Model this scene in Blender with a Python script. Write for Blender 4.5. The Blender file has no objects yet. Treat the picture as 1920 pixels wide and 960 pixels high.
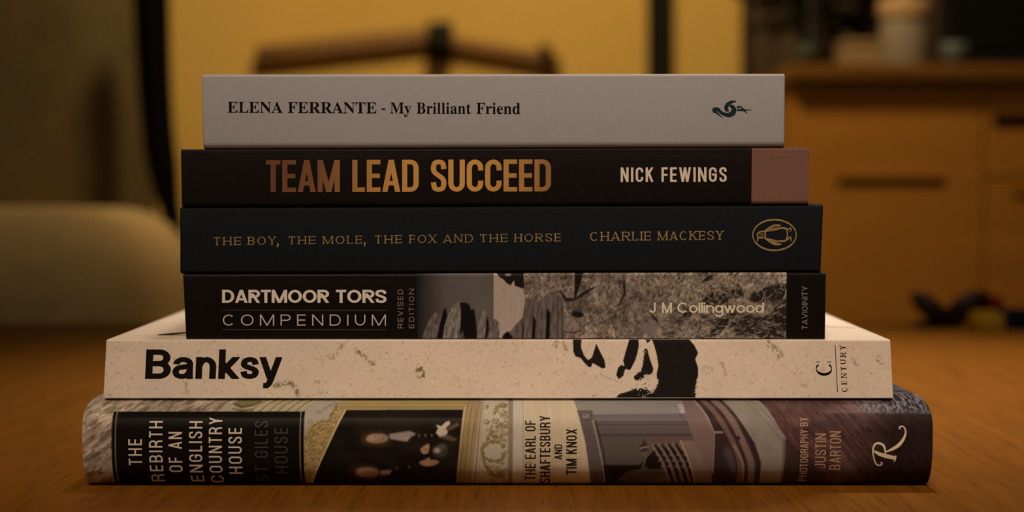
import bpy, bmesh, math, json
import numpy as np
from mathutils import Vector, Matrix
from mathutils.geometry import tessellate_polygon

scene = bpy.context.scene
COL = scene.collection

# ------------------------------------------------------------------ camera
S = 0.000192          # metres per photo pixel on the plane Y = 0
D0 = 0.70             # camera distance to that plane
ZC = 0.10714          # camera height above the table top (z = 0)
HOR = 350.0           # horizon row
cam_d = bpy.data.cameras.new('camera')
cam_d.sensor_width = 36.0
cam_d.lens = 36.0 * D0 / (1920 * S)
cam_d.shift_y = -(480.0 - HOR) / 1920.0
cam_d.dof.use_dof = True
cam_d.dof.focus_distance = D0 + 0.004
cam_d.dof.aperture_fstop = 7.5
cam_d.clip_start = 0.02
cam = bpy.data.objects.new('camera', cam_d)
cam.location = (0, -D0, ZC)
cam.rotation_euler = (math.pi / 2, 0, 0)
COL.objects.link(cam)
scene.camera = cam

# ------------------------------------------------------------------ light
scene.view_settings.view_transform = 'Standard'
scene.view_settings.look = 'None'
scene.view_settings.gamma = 1.0
scene.view_settings.use_curve_mapping = False
scene.view_settings.exposure = 0.0
scene.cycles.use_denoising = True
scene.cycles.max_bounces = 6

world = bpy.data.worlds.new('world')
scene.world = world
world.use_nodes = True
world.node_tree.nodes['Background'].inputs[0].default_value = (1.0, 0.72, 0.46, 1)
world.node_tree.nodes['Background'].inputs[1].default_value = 0.020


def light(name, kind, loc, target, energy, color, **kw):
    d = bpy.data.lights.new(name, kind)
    d.energy = energy
    d.color = color
    for k, v in kw.items():
        setattr(d, k, v)
    o = bpy.data.objects.new(name, d)
    o.location = loc
    dirv = Vector(target) - Vector(loc)
    o.rotation_euler = dirv.to_track_quat('-Z', 'Y').to_euler()
    COL.objects.link(o)
    return o


# unseen soft light high behind the camera, cone narrowed to darken the edges
light('front_spot', 'SPOT', (-0.05, -1.05, 1.45), (0.04, 0.03, 0.05), 88.0, (1.0, 0.725, 0.49),
      spot_size=math.radians(27), spot_blend=1.0, shadow_soft_size=0.30)
light('room_light', 'AREA', (-0.25, -1.7, 1.4), (0.0, 0.6, 0.1), 5.5, (1.0, 0.72, 0.46), shape='DISK', size=0.9)
# ceiling lamp above and behind the stack
light('ceiling_lamp', 'SPOT', (0.20, 0.80, 1.55), (0.13, 0.38, 0.0), 150.0, (1.0, 0.80, 0.58),
      spot_size=math.radians(34), spot_blend=1.0, shadow_soft_size=0.16)
# unseen light added over the far side of the table: lights the wall, the sideboard and the armchair
light('background_fill', 'SPOT', (-0.03, 1.12, 1.15), (-0.08, 2.3, 0.14), 50.0, (1.0, 0.72, 0.36), shadow_soft_size=0.10,
      spot_size=math.radians(124), spot_blend=1.0)


def lin(c):
    c = np.asarray(c, dtype=float) / 255.0
    return np.where(c <= 0.04045, c / 12.92, ((c + 0.055) / 1.055) ** 2.4)


LUM = np.array([0.58, 0.40, 0.27])     # colour of the room light on the spines


def alb(*c):
    """paper / ink colour of something that looks c under the warm room light"""
    return np.clip(lin(c) / LUM, 0.004, 0.9)


# ------------------------------------------------------------------ object helpers
def tag(o, label=None, cat=None, group=None, kind=None):
    if label: o['label'] = label
    if cat: o['category'] = cat
    if group: o['group'] = group
    if kind: o['kind'] = kind
    return o


def empty(name, loc, label, cat, group=None):
    o = bpy.data.objects.new(name, None)
    o.empty_display_size = 0.02
    o.location = loc
    COL.objects.link(o)
    return tag(o, label, cat, group)


def link_mesh(name, me, mat, parent=None, smooth=False):
    if smooth:
        me.shade_smooth()
    o = bpy.data.objects.new(name, me)
    if mat: me.materials.append(mat)
    COL.objects.link(o)
    if parent is not None:
        o.parent = parent
        if parent.parent is None:
            o.matrix_parent_inverse = Matrix.Translation(-Vector(parent.location))
    return o


def mesh_obj(name, verts, faces, mat, parent=None, smooth=False):
    me = bpy.data.meshes.new(name)
    me.from_pydata([tuple(v) for v in verts], [], faces)
    me.update()
    return link_mesh(name, me, mat, parent, smooth)


def bm_obj(name, bm, mat, parent=None, smooth=False):
    me = bpy.data.meshes.new(name)
    bmesh.ops.recalc_face_normals(bm, faces=bm.faces)
    bm.to_mesh(me)
    bm.free()
    return link_mesh(name, me, mat, parent, smooth)


def bm_box(bm, x0, x1, y0, y1, z0, z1, bevel=0.0, seg=2):
    r = bmesh.ops.create_cube(bm, size=1.0)
    vs = r['verts']
    for v in vs:
        v.co = Vector((x0 + (v.co.x + .5) * (x1 - x0), y0 + (v.co.y + .5) * (y1 - y0), z0 + (v.co.z + .5) * (z1 - z0)))
    if bevel > 0:
        es = list({e for v in vs for e in v.link_edges})
        bmesh.ops.bevel(bm, geom=es, offset=bevel, segments=seg, profile=0.6, affect='EDGES')


def box(name, x0, x1, y0, y1, z0, z1, mat, parent=None, bevel=0.002, seg=2, smooth=False):
    bm = bmesh.new()
    bm_box(bm, x0, x1, y0, y1, z0, z1, bevel, seg)
    return bm_obj(name, bm, mat, parent, smooth)


def bm_tube(bm, pts, radii, n=12):
    pts = [Vector(p) for p in pts]
    rings = []
    for i, p in enumerate(pts):
        a = pts[max(i - 1, 0)]; b = pts[min(i + 1, len(pts) - 1)]
        t = (b - a).normalized()
        up = Vector((0, 1, 0)) if abs(t.y) < 0.9 else Vector((1, 0, 0))
        u = t.cross(up).normalized(); w = t.cross(u).normalized()
        r = radii[i] if hasattr(radii, '__len__') else radii
        rings.append([bm.verts.new(p + u * (r * math.cos(2 * math.pi * k / n)) + w * (r * math.sin(2 * math.pi * k / n))) for k in range(n)])
    for i in range(len(rings) - 1):
        for k in range(n):
            bm.faces.new((rings[i][k], rings[i][(k + 1) % n], rings[i + 1][(k + 1) % n], rings[i + 1][k]))
    bm.faces.new(rings[0]); bm.faces.new(rings[-1][::-1])


def bm_lathe(bm, cx, cy, prof, n=32):
    rings = []
    for r, z in prof:
        rings.append([bm.verts.new((cx + r * math.cos(2 * math.pi * k / n), cy + r * math.sin(2 * math.pi * k / n), z)) for k in range(n)])
    for i in range(len(rings) - 1):
        for k in range(n):
            bm.faces.new((rings[i][k], rings[i][(k + 1) % n], rings[i + 1][(k + 1) % n], rings[i + 1][k]))
    bm.faces.new(rings[0][::-1]); bm.faces.new(rings[-1])


def catmull(pts, n=6, closed=False):
    pts = [np.array(p, float) for p in pts]
    N = len(pts)
    out = []
    rng = range(N) if closed else range(N - 1)
    for i in rng:
        if closed:
            p0, p1, p2, p3 = pts[(i - 1) % N], pts[i], pts[(i + 1) % N], pts[(i + 2) % N]
        else:
            p0, p1, p2, p3 = pts[max(i - 1, 0)], pts[i], pts[i + 1], pts[min(i + 2, N - 1)]
        for k in range(n):
            t = k / n
            out.append(0.5 * ((2 * p1) + (-p0 + p2) * t + (2 * p0 - 5 * p1 + 4 * p2 - p3) * t * t + (-p0 + 3 * p1 - 3 * p2 + p3) * t ** 3))
    if not closed:
        out.append(pts[-1])
    return out


# ------------------------------------------------------------------ materials
def new_mat(name):
    m = bpy.data.materials.new(name)
    m.use_nodes = True
    return m, m.node_tree, m.node_tree.nodes, m.node_tree.nodes['Principled BSDF']


def set_mix(nt, fac, a, b):
    mx = nt.nodes.new('ShaderNodeMix'); mx.data_type = 'RGBA'
    if hasattr(fac, 'is_linked'): nt.links.new(fac, mx.inputs[0])
    else: mx.inputs[0].default_value = fac
    for v, i in ((a, 6), (b, 7)):
        if hasattr(v, 'is_linked'): nt.links.new(v, mx.inputs[i])
        else: mx.inputs[i].default_value = (*[float(q) for q in v][:3], 1)
    return mx.outputs[2]


def obj_noise(nt, scale=(1, 1, 1), sc=5.0, detail=4.0, rough=0.5, rot=(0, 0, 0)):
    tc = nt.nodes.new('ShaderNodeTexCoord')
    mp = nt.nodes.new('ShaderNodeMapping')
    mp.inputs['Scale'].default_value = scale
    mp.inputs['Rotation'].default_value = rot
    nt.links.new(tc.outputs['Object'], mp.inputs[0])
    no = nt.nodes.new('ShaderNodeTexNoise')
    no.inputs['Scale'].default_value = sc
    no.inputs['Detail'].default_value = detail
    no.inputs['Roughness'].default_value = rough
    nt.links.new(mp.outputs[0], no.inputs['Vector'])
    return no.outputs['Fac']


def ramp(nt, fac, stops):
    r = nt.nodes.new('ShaderNodeValToRGB')
    nt.links.new(fac, r.inputs[0])
    while len(r.color_ramp.elements) < len(stops):
        r.color_ramp.elements.new(0.5)
    for e, (p, c) in zip(r.color_ramp.elements, stops):
        e.position = p; e.color = (*[float(q) for q in c][:3], 1)
    return r.outputs[0]


def add_bump(nt, b, fac, strength, dist=0.0002):
    bp = nt.nodes.new('ShaderNodeBump')
    bp.inputs['Strength'].default_value = strength
    bp.inputs['Distance'].default_value = dist
    nt.links.new(fac, bp.inputs['Height'])
    nt.links.new(bp.outputs[0], b.inputs['Normal'])


def mat_plain(name, col, rough=0.5, var=0.12, nscale=60.0, spec=0.2, metal=0.0, bump=0.0, bdist=0.0002, stretch=(1, 1, 1)):
    m, nt, nd, b = new_mat(name)
    col = np.array(col, float)
    f = obj_noise(nt, stretch, nscale, 4.0, 0.6)
    c = ramp(nt, f, [(0.3, col * (1 - var)), (0.7, np.clip(col * (1 + var), 0, 1))])
    nt.links.new(c, b.inputs['Base Color'])
    b.inputs['Roughness'].default_value = rough
    b.inputs['Specular IOR Level'].default_value = spec
    b.inputs['Metallic'].default_value = metal
    if bump > 0: add_bump(nt, b, f, bump, bdist)
    return m


def mat_print(name, rough=0.45, spec=0.06):
    """printed paper: the ink colours live in the mesh attribute 'print'"""
    m, nt, nd, b = new_mat(name)
    at = nd.new('ShaderNodeAttribute'); at.attribute_name = 'print'
    f = obj_noise(nt, (1, 1, 1), 2200.0, 2.0)
    c = ramp(nt, f, [(0.3, (0.88, 0.88, 0.88)), (0.7, (1.08, 1.08, 1.08))])
    mx = nd.new('ShaderNodeMix'); mx.data_type = 'RGBA'; mx.blend_type = 'MULTIPLY'
    mx.inputs[0].default_value = 1.0
    nt.links.new(at.outputs['Color'], mx.inputs[6]); nt.links.new(c, mx.inputs[7])
    nt.links.new(mx.outputs[2], b.inputs['Base Color'])
    b.inputs['Roughness'].default_value = rough
    b.inputs['Specular IOR Level'].default_value = spec
    return m


# ------------------------------------------------------------------ vector lettering
def arc(cx, cy, rx, ry, a0, a1, n=10):
    return [(cx + rx * math.cos(math.radians(a0 + (a1 - a0) * i / n)), cy + ry * math.sin(math.radians(a0 + (a1 - a0) * i / n))) for i in range(n + 1)]


def glyph(ch, W, H, tx, ty, rnd='cond', serif=0.0, thin=None):
    """strokes of one letter: list of (points, factor, closed, square_cap); box W x H, pen tx (across) by ty (up)"""
    x0, x1, y0, y1, ym = tx / 2, W - tx / 2, ty / 2, H - ty / 2, H / 2
    w, h = x1 - x0, y1 - y0
    xm = W / 2
    rx = w / 2
    ry = h / 2 if rnd == 'wide' else min(rx * 1.05, h / 2)
    q = 1.0
    th = 1.0 if thin is None else thin
    L = lambda *p: (list(p), 1.0, False, True)
    T = lambda *p: (list(p), th, False, True)
    C = lambda p, closed=False: (p, 1.0, closed, False)
    g = []
    if ch == 'I': g = [L((xm, 0), (xm, H))]
    elif ch == 'L': g = [L((x0, 0), (x0, H)), L((x0, y0), (x1, y0))]
    elif ch == 'E': g = [L((x0, 0), (x0, H)), L((x0, y0), (x1, y0)), L((x0, ym), (x1 - w * .06, ym)), L((x0, y1), (x1, y1))]
    elif ch == 'F': g = [L((x0, 0), (x0, H)), L((x0, ym - ty * .1), (x1 - w * .06, ym - ty * .1)), L((x0, y1), (x1, y1))]
    elif ch == 'T': g = [L((xm, 0), (xm, H)), L((x0, y1), (x1, y1))]
    elif ch == 'H': g = [L((x0, 0), (x0, H)), L((x1, 0), (x1, H)), L((x0, ym), (x1, ym))]
    elif ch == 'N': g = [T((x0, 0), (x0, H)), T((x1, 0), (x1, H)), L((x0, H), (x1, 0))]
    elif ch == 'M': g = [T((x0, 0), (x0, H)), L((x1, 0), (x1, H)), L((x0, H), (xm, 0)), T((xm, 0), (x1, H))]
    elif ch == 'W': g = [L((x0, H), (x0 + w * .27, 0)), T((x0 + w * .27, 0), (xm, H)), L((xm, H), (x0 + w * .73, 0)), T((x0 + w * .73, 0), (x1, H))]
    elif ch == 'A': g = [T((x0, 0), (xm, H)), L((xm, H), (x1, 0)), L((x0 + w * .2, H * .27), (x1 - w * .2, H * .27))]
    elif ch == 'V': g = [L((x0, H), (xm, 0)), T((xm, 0), (x1, H))]
    elif ch == 'X': g = [L((x0, H), (x1, 0)), T((x0, 0), (x1, H))]
    elif ch == 'Y': g = [L((x0, H), (xm, H * .44)), T((xm, H * .44), (x1, H)), L((xm, 0), (xm, H * .46))]
    elif ch == 'K': g = [L((x0, 0), (x0, H)), T((x0, H * .36), (x1, H)), L((x0 + w * .38, H * .6), (x1, 0))]
    elif ch == 'O': g = [C(arc(xm, y1 - ry, rx, ry, 0, 180) + arc(xm, y0 + ry, rx, ry, 180, 360), True)]
    elif ch == 'C' or ch == 'G':
        a = 44 if rnd == 'wide' else 0
        p = arc(xm, y1 - ry, rx, ry, a, 180) + arc(xm, y0 + ry, rx, ry, 180, 360 - a)
        if rnd != 'wide':
            p = [(x1, H * .66)] + p + [(x1, H * .34)]
        if ch == 'G':
            p = [z for z in p if not (z[0] > xm and z[1] < y0 + ry * .9 and rnd == 'wide' and z[1] > y0 + ry * .38)]
            if rnd != 'wide': p = p[:-1]
            p = p + [(x1, ym)]
            g = [C(p), L((xm + w * .08, ym), (x1, ym))]
        else:
            g = [C(p)]
    elif ch == 'D':
        r = min(w * (.62 if rnd == 'wide' else .5), h / 2); rr = h / 2 if rnd == 'wide' else min(r * 1.05, h / 2)
        g = [L((x0, 0), (x0, H)), C([(x0, y1)] + arc(x1 - r, y1 - rr, r, rr, 90, 0) + arc(x1 - r, y0 + rr, r, rr, 0, -90) + [(x0, y0)])]
    elif ch in 'PRB':
        yb = ym - (ty * .2 if ch != 'B' else -ty * .1)
        hb = y1 - yb; r = min(w * .5, hb * .62)
        g = [L((x0, 0), (x0, H))]
        xr = x1 - (w * .05 if ch == 'B' else 0)
        g.append(C([(x0, y1), ] + arc(xr - r, y1 - hb / 2, r, hb / 2, 90, -90) + [(x0, yb)]))
        if ch == 'R':
            g.append(L((xm, yb), (x1, 0)) if serif or rnd == 'wide' else ([(xm, yb), (x1 - w * .05, yb * .75), (x1, yb * .3), (x1, 0)], 1.0, False, True))
        if ch == 'B':
            hb2 = yb - y0; r = min(w * .5, hb2 * .62)
            g.append(C([(x0, yb)] + arc(x1 - r, y0 + hb2 / 2, r, hb2 / 2, 90, -90) + [(x0, y0)]))
    elif ch == 'U':
        g = [C([(x0, H)] + arc(xm, y0 + ry, rx, ry, 180, 360) + [(x1, H)])]
    elif ch == 'J':
        g = [C([(x1, H)] + arc(xm, y0 + min(ry, rx * 1.05), rx, min(ry, rx * 1.05), 360, 190))]
    elif ch == 'S':
        k = [(1, .74), (.88, .95), (.5, 1), (.12, .95), (0, .77), (.12, .62), (.5, .505), (.88, .39), (1, .23), (.88, .05), (.5, 0), (.12, .05), (0, .26)]
        g = [C([(x0 + a * w, y0 + b * h) for a, b in catmull(k, 4)])]
    elif ch == ',': g = [(catmull([(xm, ty), (xm + tx * .3, 0), (xm - tx * .3, -ty * 1.8)], 3), 1.0, False, False)]
    elif ch == '-': g = [L((x0, ym * .7), (x1, ym * .7))]
    # ---- lower case, H is the cap height
    xh = H * .74; yx = xh - ty / 2; hx = yx - y0
    if ch == 'o': g = [C(arc(xm, y0 + hx / 2, rx, hx / 2, 0, 360, 24)[:-1], True)]
    elif ch == 'l': g = [L((xm, 0), (xm, H))]
    elif ch == 'i': g = [L((xm, 0), (xm, xh)), ([(xm, H - ty * 1.1), (xm, H)], 1.0, False, False)]
    elif ch == 'n': g = [L((x0, 0), (x0, xh)), C(arc(xm + w * .02, yx - hx * .42, rx * .98, hx * .42, 170, 0) + [(x1, 0)])]
    elif ch in 'dg':
        g = [C(arc(x0 + w * .48, y0 + hx / 2, w * .48, hx / 2, 0, 360, 24)[:-1], True)]
        if ch == 'd': g.append(L((x1, 0), (x1, H)))
        else: g.append(C([(x1, xh), (x1, -H * .1)] + arc(xm, -H * .1, rx, H * .29 - ty / 2, 0, -160)))
    elif ch == 'a':
        g = [C([(x0 + w * .03, yx - hx * .28)] + arc(xm, yx - hx * .26, rx * .93, hx * .26, 165, 0) + [(x1 - w * .035, hx * .3), (x1, 0)]),
             C([(x1 - w * .04, y0 + hx * .62), (xm + w * .05, y0 + hx * .56)] + arc(x0 + w * .38, y0 + hx * .27, w * .38, hx * .27, 95, 270) + arc(xm - w * .02, y0 + hx * .35, w * .46, hx * .35, 278, 350))]
    elif ch == 'k': g = [L((x0, 0), (x0, H)), L((x0, hx * .38), (x1, xh)), L((x0 + w * .35, hx * .62), (x1, 0))]
    elif ch == 's':
        k = [(.97, .70), (.85, .93), (.5, 1), (.15, .93), (.03, .74), (.15, .6), (.5, .51), (.87, .4), (.98, .25), (.86, .06), (.5, 0), (.13, .07), (.01, .3)]
        g = [C([(x0 + a * w, y0 + b * hx) for a, b in catmull(k, 4)])]
    elif ch == 'y': g = [L((x0, xh), (xm, 0)), C([(x1 + w * .08, xh * 1.12), (xm + w * .06, 0), (xm - w * .06, -H * .16), (xm - w * .2, -H * .235), (x0 + w * .08, -H * .23)])]
    elif ch == 'w': g = [L((x0, xh), (x0 + w * .26, 0)), L((x0 + w * .26, 0), (xm, xh)), L((xm, xh), (x0 + w * .74, 0)), L((x0 + w * .74, 0), (x1, xh))]
    if serif and ch in 'IHLEFTNMAVXYKPRBDU':
        feet = {'I': [(xm, 0), (xm, 1)], 'H': [(x0, 0), (x0, 1), (x1, 0), (x1, 1)], 'L': [(x0, 0), (x0, 1)], 'E': [(x0, 0), (x0, 1)], 'F': [(x0, 0), (x0, 1)],
                'T': [(xm, 0)], 'N': [(x0, 0), (x0, 1), (x1, 1)], 'M': [(x0, 0), (x0, 1), (x1, 0), (x1, 1)], 'A': [(x0, 0), (x1, 0)], 'V': [(x0, 1), (x1, 1)],
                'X': [(x0, 0), (x1, 0), (x0, 1), (x1, 1)], 'Y': [(x0, 1), (x1, 1), (xm, 0)], 'K': [(x0, 0), (x0, 1), (x1, 0), (x1, 1)], 'P': [(x0, 0), (x0, 1)],
                'R': [(x0, 0), (x0, 1), (x1, 0)], 'B': [(x0, 0), (x0, 1)], 'D': [(x0, 0), (x0, 1)], 'U': [(x0, 1), (x1, 1)]}[ch]
        for fx, t in feet:
            yy = H - ty * .45 if t else ty * .45
            g.append(([(fx - tx / 2 - serif, yy), (fx + tx / 2 + serif, yy)], 1.0, False, False))
        if ch in 'EFTL':
            if ch in 'EFT': g.append(([(x1, H), (x1 + tx * .2, H * .8)], .55, False, False))
            if ch == 'T': g.append(([(x0, H), (x0 - tx * .2, H * .8)], .55, False, False))
            if ch in 'EL': g.append(([(x1, 0), (x1 + tx * .35, H * .22)], .55, False, False))
            if ch in 'EF': g.append(([(x1 - w * .1, ym - H * .09), (x1 - w * .1, ym + H * .09)], .5, False, False))
    return g


def ribbon(pts, tx, ty, closed=False, square=False, widths=None):
    """list of quads along a polyline drawn with an elliptical pen"""
    P = [np.array(p, float) for p in pts]
    Q = [P[0]]
    for p in P[1:]:
        if np.linalg.norm(p - Q[-1]) > 1e-6: Q.append(p)
    if closed and np.linalg.norm(Q[0] - Q[-1]) < 1e-6: Q = Q[:-1]
    P = Q; n = len(P)
    if square and not closed:
        for a, b, i in ((P[1], P[0], 0), (P[-2], P[-1], n - 1)):
            d = (b - a) / np.linalg.norm(b - a)
            ext = abs(d[0]) * tx / 2 + abs(d[1]) * tx * 1.2 if abs(d[0]) > .02 and abs(d[1]) > .02 else abs(d[0]) * tx / 2 + abs(d[1]) * ty / 2
            P[i] = P[i] + d * ext
    segn = []
    m = n if closed else n - 1
    for i in range(m):
        d = P[(i + 1) % n] - P[i]; d = d / np.linalg.norm(d)
        segn.append(np.array([-d[1], d[0]]))
    L, R = [], []
    for i in range(n):
        if closed: a, b = segn[i - 1], segn[i]
        else: a, b = segn[max(i - 1, 0)], segn[min(i, m - 1)]
        nn = a + b; l = np.linalg.norm(nn)
        nn = a if l < .3 else nn / l
        mit = 1.0 / max(.5, float(nn @ b))
        wf = widths[i] if widths is not None else 1.0
        off = np.array([nn[0] * tx / 2, nn[1] * ty / 2]) * mit * wf
        L.append(P[i] + off); R.append(P[i] - off)
    return [[L[i], L[(i + 1) % n], R[(i + 1) % n], R[i]] for i in range(m)]


def clip(poly, axis, val, keep_less):
    out = []
    n = len(poly)
    for i in range(n):
        a, b = poly[i], poly[(i + 1) % n]
        ia = (a[axis] <= val) if keep_less else (a[axis] >= val)
        ib = (b[axis] <= val) if keep_less else (b[axis] >= val)
        if ia: out.append(a)
        if ia != ib:
            t = (val - a[axis]) / (b[axis] - a[axis])
            out.append(a + (b - a) * t)
    return out


def glyph_polys(ch, W, H, tx, ty, **kw):
    polys = []
    for pts, f, closed, sq in glyph(ch, W, H, tx, ty, **kw):
        for qd in ribbon(pts, tx * f, ty * (f if f > .6 else 1), closed, sq):
            if ch == 'y' and not sq: qd = clip(clip(qd, 1, H * .74, True), 0, W, True)
            if len(qd) < 3: continue
            if sq:
                low = ch in 'nwyui' or (ch == 'k' and abs(pts[0][0] - pts[1][0]) > 1e-6)
                for ax, v, kl in ((0, 0, False), (0, W, True), (1, 0, False), (1, H * .74 if low else H, True)):
                    qd = clip(qd, ax, v, kl)
                    if len(qd) < 3: break
            if len(qd) >= 3: polys.append(qd)
    return polys


WID = {'E': .82, 'F': .78, 'L': .76, 'T': .86, 'M': 1.34, 'W': 1.5, 'A': 1.08, 'V': 1.06, 'J': .84, 'N': 1.05, 'S': .94, 'X': 1.0, 'Y': 1.0, 'K': 1.02, 'P': .95,
       'a': .86, 'n': .82, 'k': .86, 's': .78, 'y': .84, 'o': .88, 'g': .86, 'd': .86, 'w': 1.16, ' ': .45}
WIDW = dict(WID, O=1.2, C=1.1, G=1.15, D=1.05, U=1.0, R=1.0, B=.95)


def text_polys(s, x0, x1, H, tx, ty=None, gap=None, rnd='cond', serif=0.0, thin=None, gapf=.18):
    """polygons of a word in (u, v), stretched to run from x0 to x1"""
    ty = tx if ty is None else ty
    tab = WIDW if rnd == 'wide' else WID
    narrow = {'I': 1.0, 'i': 1.0, 'l': 1.0, ',': 1.0, '-': 1.0}
    fixed = sum((tx if ch != '-' else tx * 2) for ch in s if ch in narrow)
    var = sum(tab.get(ch, 1.0) for ch in s if ch not in narrow)
    n = len(s) - 1
    if gap is None:
        a = (x1 - x0 - fixed) / (var + gapf * n); gap = gapf * a
    else:
        a = (x1 - x0 - fixed - gap * n) / var
    out = []; x = x0
    for ch in s:
        w = tx if ch in narrow else tab.get(ch, 1.0) * a
        if ch == '-': w = tx * 2
        if ch != ' ':
            for p in glyph_polys(ch, w, H, tx, ty, rnd=rnd, serif=serif, thin=thin):
                out.append([np.array([x + v[0], v[1]]) for v in p])
        x += w + gap
    return out


# ------------------------------------------------------------------ placing helpers
def PT(px, py, Y):
    """the world point seen at a photo pixel, on the plane at depth Y"""
    k = 1 + Y / D0
    return Vector(((px - 960) * S * k, Y, ZC - (py - HOR) * S * k))


# ------------------------------------------------------------------ structure
def build_room():
    wall = mat_plain('ochre_wall_paint', (0.72, 0.47, 0.125), 0.8, 0.05, 3.0, 0.2)
    o = box('wall_back', -2.6, 2.6, 2.3, 2.4, -0.75, 1.75, wall, bevel=0.0); tag(o, kind='structure')
    m, nt, nd, b = new_mat('floor_boards')
    f = obj_noise(nt, (8, 0.6, 1), 4.0, 5.0)
    nt.links.new(ramp(nt, f, [(0.3, (0.10, 0.055, 0.025)), (0.7, (0.17, 0.095, 0.045))]), b.inputs['Base Color'])
    b.inputs['Roughness'].default_value = 0.5
    o = box('floor', -2.6, 2.6, -2.4, 2.4, -0.85, -0.75, m, bevel=0.0); tag(o, kind='structure')
    dark = mat_plain('black_trim_paint', (0.010, 0.010, 0.008), 0.6, 0.1, 20, 0.1)
    a = PT(1214, 0, 2.28); c = PT(1259, 0, 2.28)
    o = box('trim_1', a.x, c.x, 2.265, 2.2995, -0.75, 1.75, dark, bevel=0.003); tag(o, kind='structure')


def mat_wood(name, c0, c1, rough, scale=(1, 1, 1), sc=20.0, pore=0.5, bump=0.15, rot=(0, 0, 0)):
    m, nt, nd, b = new_mat(name)
    f = obj_noise(nt, scale, sc, 6.0, 0.62, rot)
    base = ramp(nt, f, [(0.28, c0), (0.72, c1)])
    f2 = obj_noise(nt, tuple(v * (3.2 if v >= 1 else 1.6) for v in scale), sc * 2.2, 3.0, 0.6, rot)
    pr = ramp(nt, f2, [(0.34, (pore, pore, pore)), (0.46, (1, 1, 1))])
    mx = nd.new('ShaderNodeMix'); mx.data_type = 'RGBA'; mx.blend_type = 'MULTIPLY'; mx.inputs[0].default_value = 1.0
    nt.links.new(base, mx.inputs[6]); nt.links.new(pr, mx.inputs[7])
    nt.links.new(mx.outputs[2], b.inputs['Base Color'])
    b.inputs['Roughness'].default_value = rough
    b.inputs['Specular IOR Level'].default_value = 0.08
    add_bump(nt, b, f2, bump, 0.0003)
    return m


def build_table():
    t = empty('wooden_table', (0, 0.2, -0.75), 'oak coloured wooden table top with fine grain, carrying the stack of six books', 'table')
    w = mat_wood('oak_table_top', (0.158, 0.059, 0.0045), (0.245, 0.094, 0.009), 0.5, (9, 0.35, 1), 16.0, 0.62, 0.12, (0, 0, math.radians(5)))
    box('table_top', -1.0, 1.0, -0.42, 0.832, -0.03, 0.0, w, t, 0.003, 3)
    leg = mat_wood('oak_table_leg', (0.12, 0.048, 0.010), (0.18, 0.075, 0.018), 0.5, (6, 6, 0.5), 12.0)
    box('apron', -0.92, 0.92, -0.35, 0.76, -0.11, -0.03, leg, t, 0.003)
    for x in (-0.92, 0.85):
        for y in (-0.36, 0.70):
            box('leg', x, x + 0.07, y, y + 0.07, -0.75, -0.03, leg, t, 0.004)


# ------------------------------------------------------------------ books
class Book:
    def __init__(self, y0, kref_py, top, bot, xl, xr, prof, depth):
        """top / bot: photo rows (left, right) of the spine's upper and lower edge or explicit heights in m;
        xl / xr: photo columns (upper, lower) of the spine's ends; prof: (v, y offset) from top to bottom"""
        self.y0, self.depth = y0, depth
        self.pv = np.array([p[0] for p in prof]); self.py = np.array([p[1] for p in prof])
        if len(prof) > 14: self.smooth()
        self.kref = 1 + (y0) / D0
        self.zt, self.zb = top, bot
        X = lambda q: (q - 960) * S * self.kref
        self.xl = (X(xl[0]), X(xl[1])); self.xr = (X(xr[0]), X(xr[1]))

    def smooth(self):
        # monotone cubic through the profile points, so that the rounded spine has no facets
        x, y = self.pv, self.py
        d = np.diff(y) / np.diff(x); m = np.zeros(len(x)); m[0], m[-1] = d[0], d[-1]
        for i in range(1, len(x) - 1):
            m[i] = 0 if d[i - 1] * d[i] <= 0 else 2 * d[i - 1] * d[i] / (d[i - 1] + d[i])
        xs, ys = [], []
        for i in range(len(x) - 1):
            h = x[i + 1] - x[i]
            for k in range(6):
                t = k / 6
                xs.append(x[i] + h * t)
                ys.append((2 * t ** 3 - 3 * t * t + 1) * y[i] + (t ** 3 - 2 * t * t + t) * h * m[i] + (3 * t * t - 2 * t ** 3) * y[i + 1] + (t ** 3 - t * t) * h * m[i + 1])
        xs.append(x[-1]); ys.append(y[-1])
        self.pv, self.py = np.array(xs), np.array(ys)

    def prof(self, v): return float(np.interp(v, self.pv, self.py))

    def uz(self, u, v):
        zt = self.zt[0] + (self.zt[1] - self.zt[0]) * u
        zb = self.zb[0] + (self.zb[1] - self.zb[0]) * u
        return zt + (zb - zt) * v

    def pt(self, u, v):
        xl = self.xl[0] + (self.xl[1] - self.xl[0]) * v
        xr = self.xr[0] + (self.xr[1] - self.xr[0]) * v
        return Vector((xl + (xr - xl) * u, self.y0 + self.prof(v), self.uz(u, v)))

    def normal(self, v):
        T = self.zt[0] - self.zb[0]; e = 0.004
        dy = (self.prof(min(v + e, 1)) - self.prof(max(v - e, 0)))
        dz = -T * (min(v + e, 1) - max(v - e, 0))
        n = Vector((0, dz, -dy)).normalized()
        return n if n.y < 0 else -n

    def P(self, px, py, lift=0.00008):
        """photo pixel -> point on the spine (columns are straight on the book, not in the picture)"""
        x = (px - 960) * S * self.kref
        u = (x - self.xl[0]) / (self.xr[0] - self.xl[0])
        y = self.y0; v = 0.5
        for _ in range(4):
            z = ZC - (py - HOR) * S * (1 + y / D0)
            v = (self.uz(u, 0) - z) / (self.uz(u, 0) - self.uz(u, 1))
            v = min(max(v, 0.0), 1.0)
            y = self.y0 + self.prof(v)
        n = self.normal(v)
        return Vector((x, y, z)) + n * lift

    def row(self, u, v):
        p = self.pt(u, v)
        return HOR + (ZC - p.z) / (S * (1 + p.y / D0))


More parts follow.
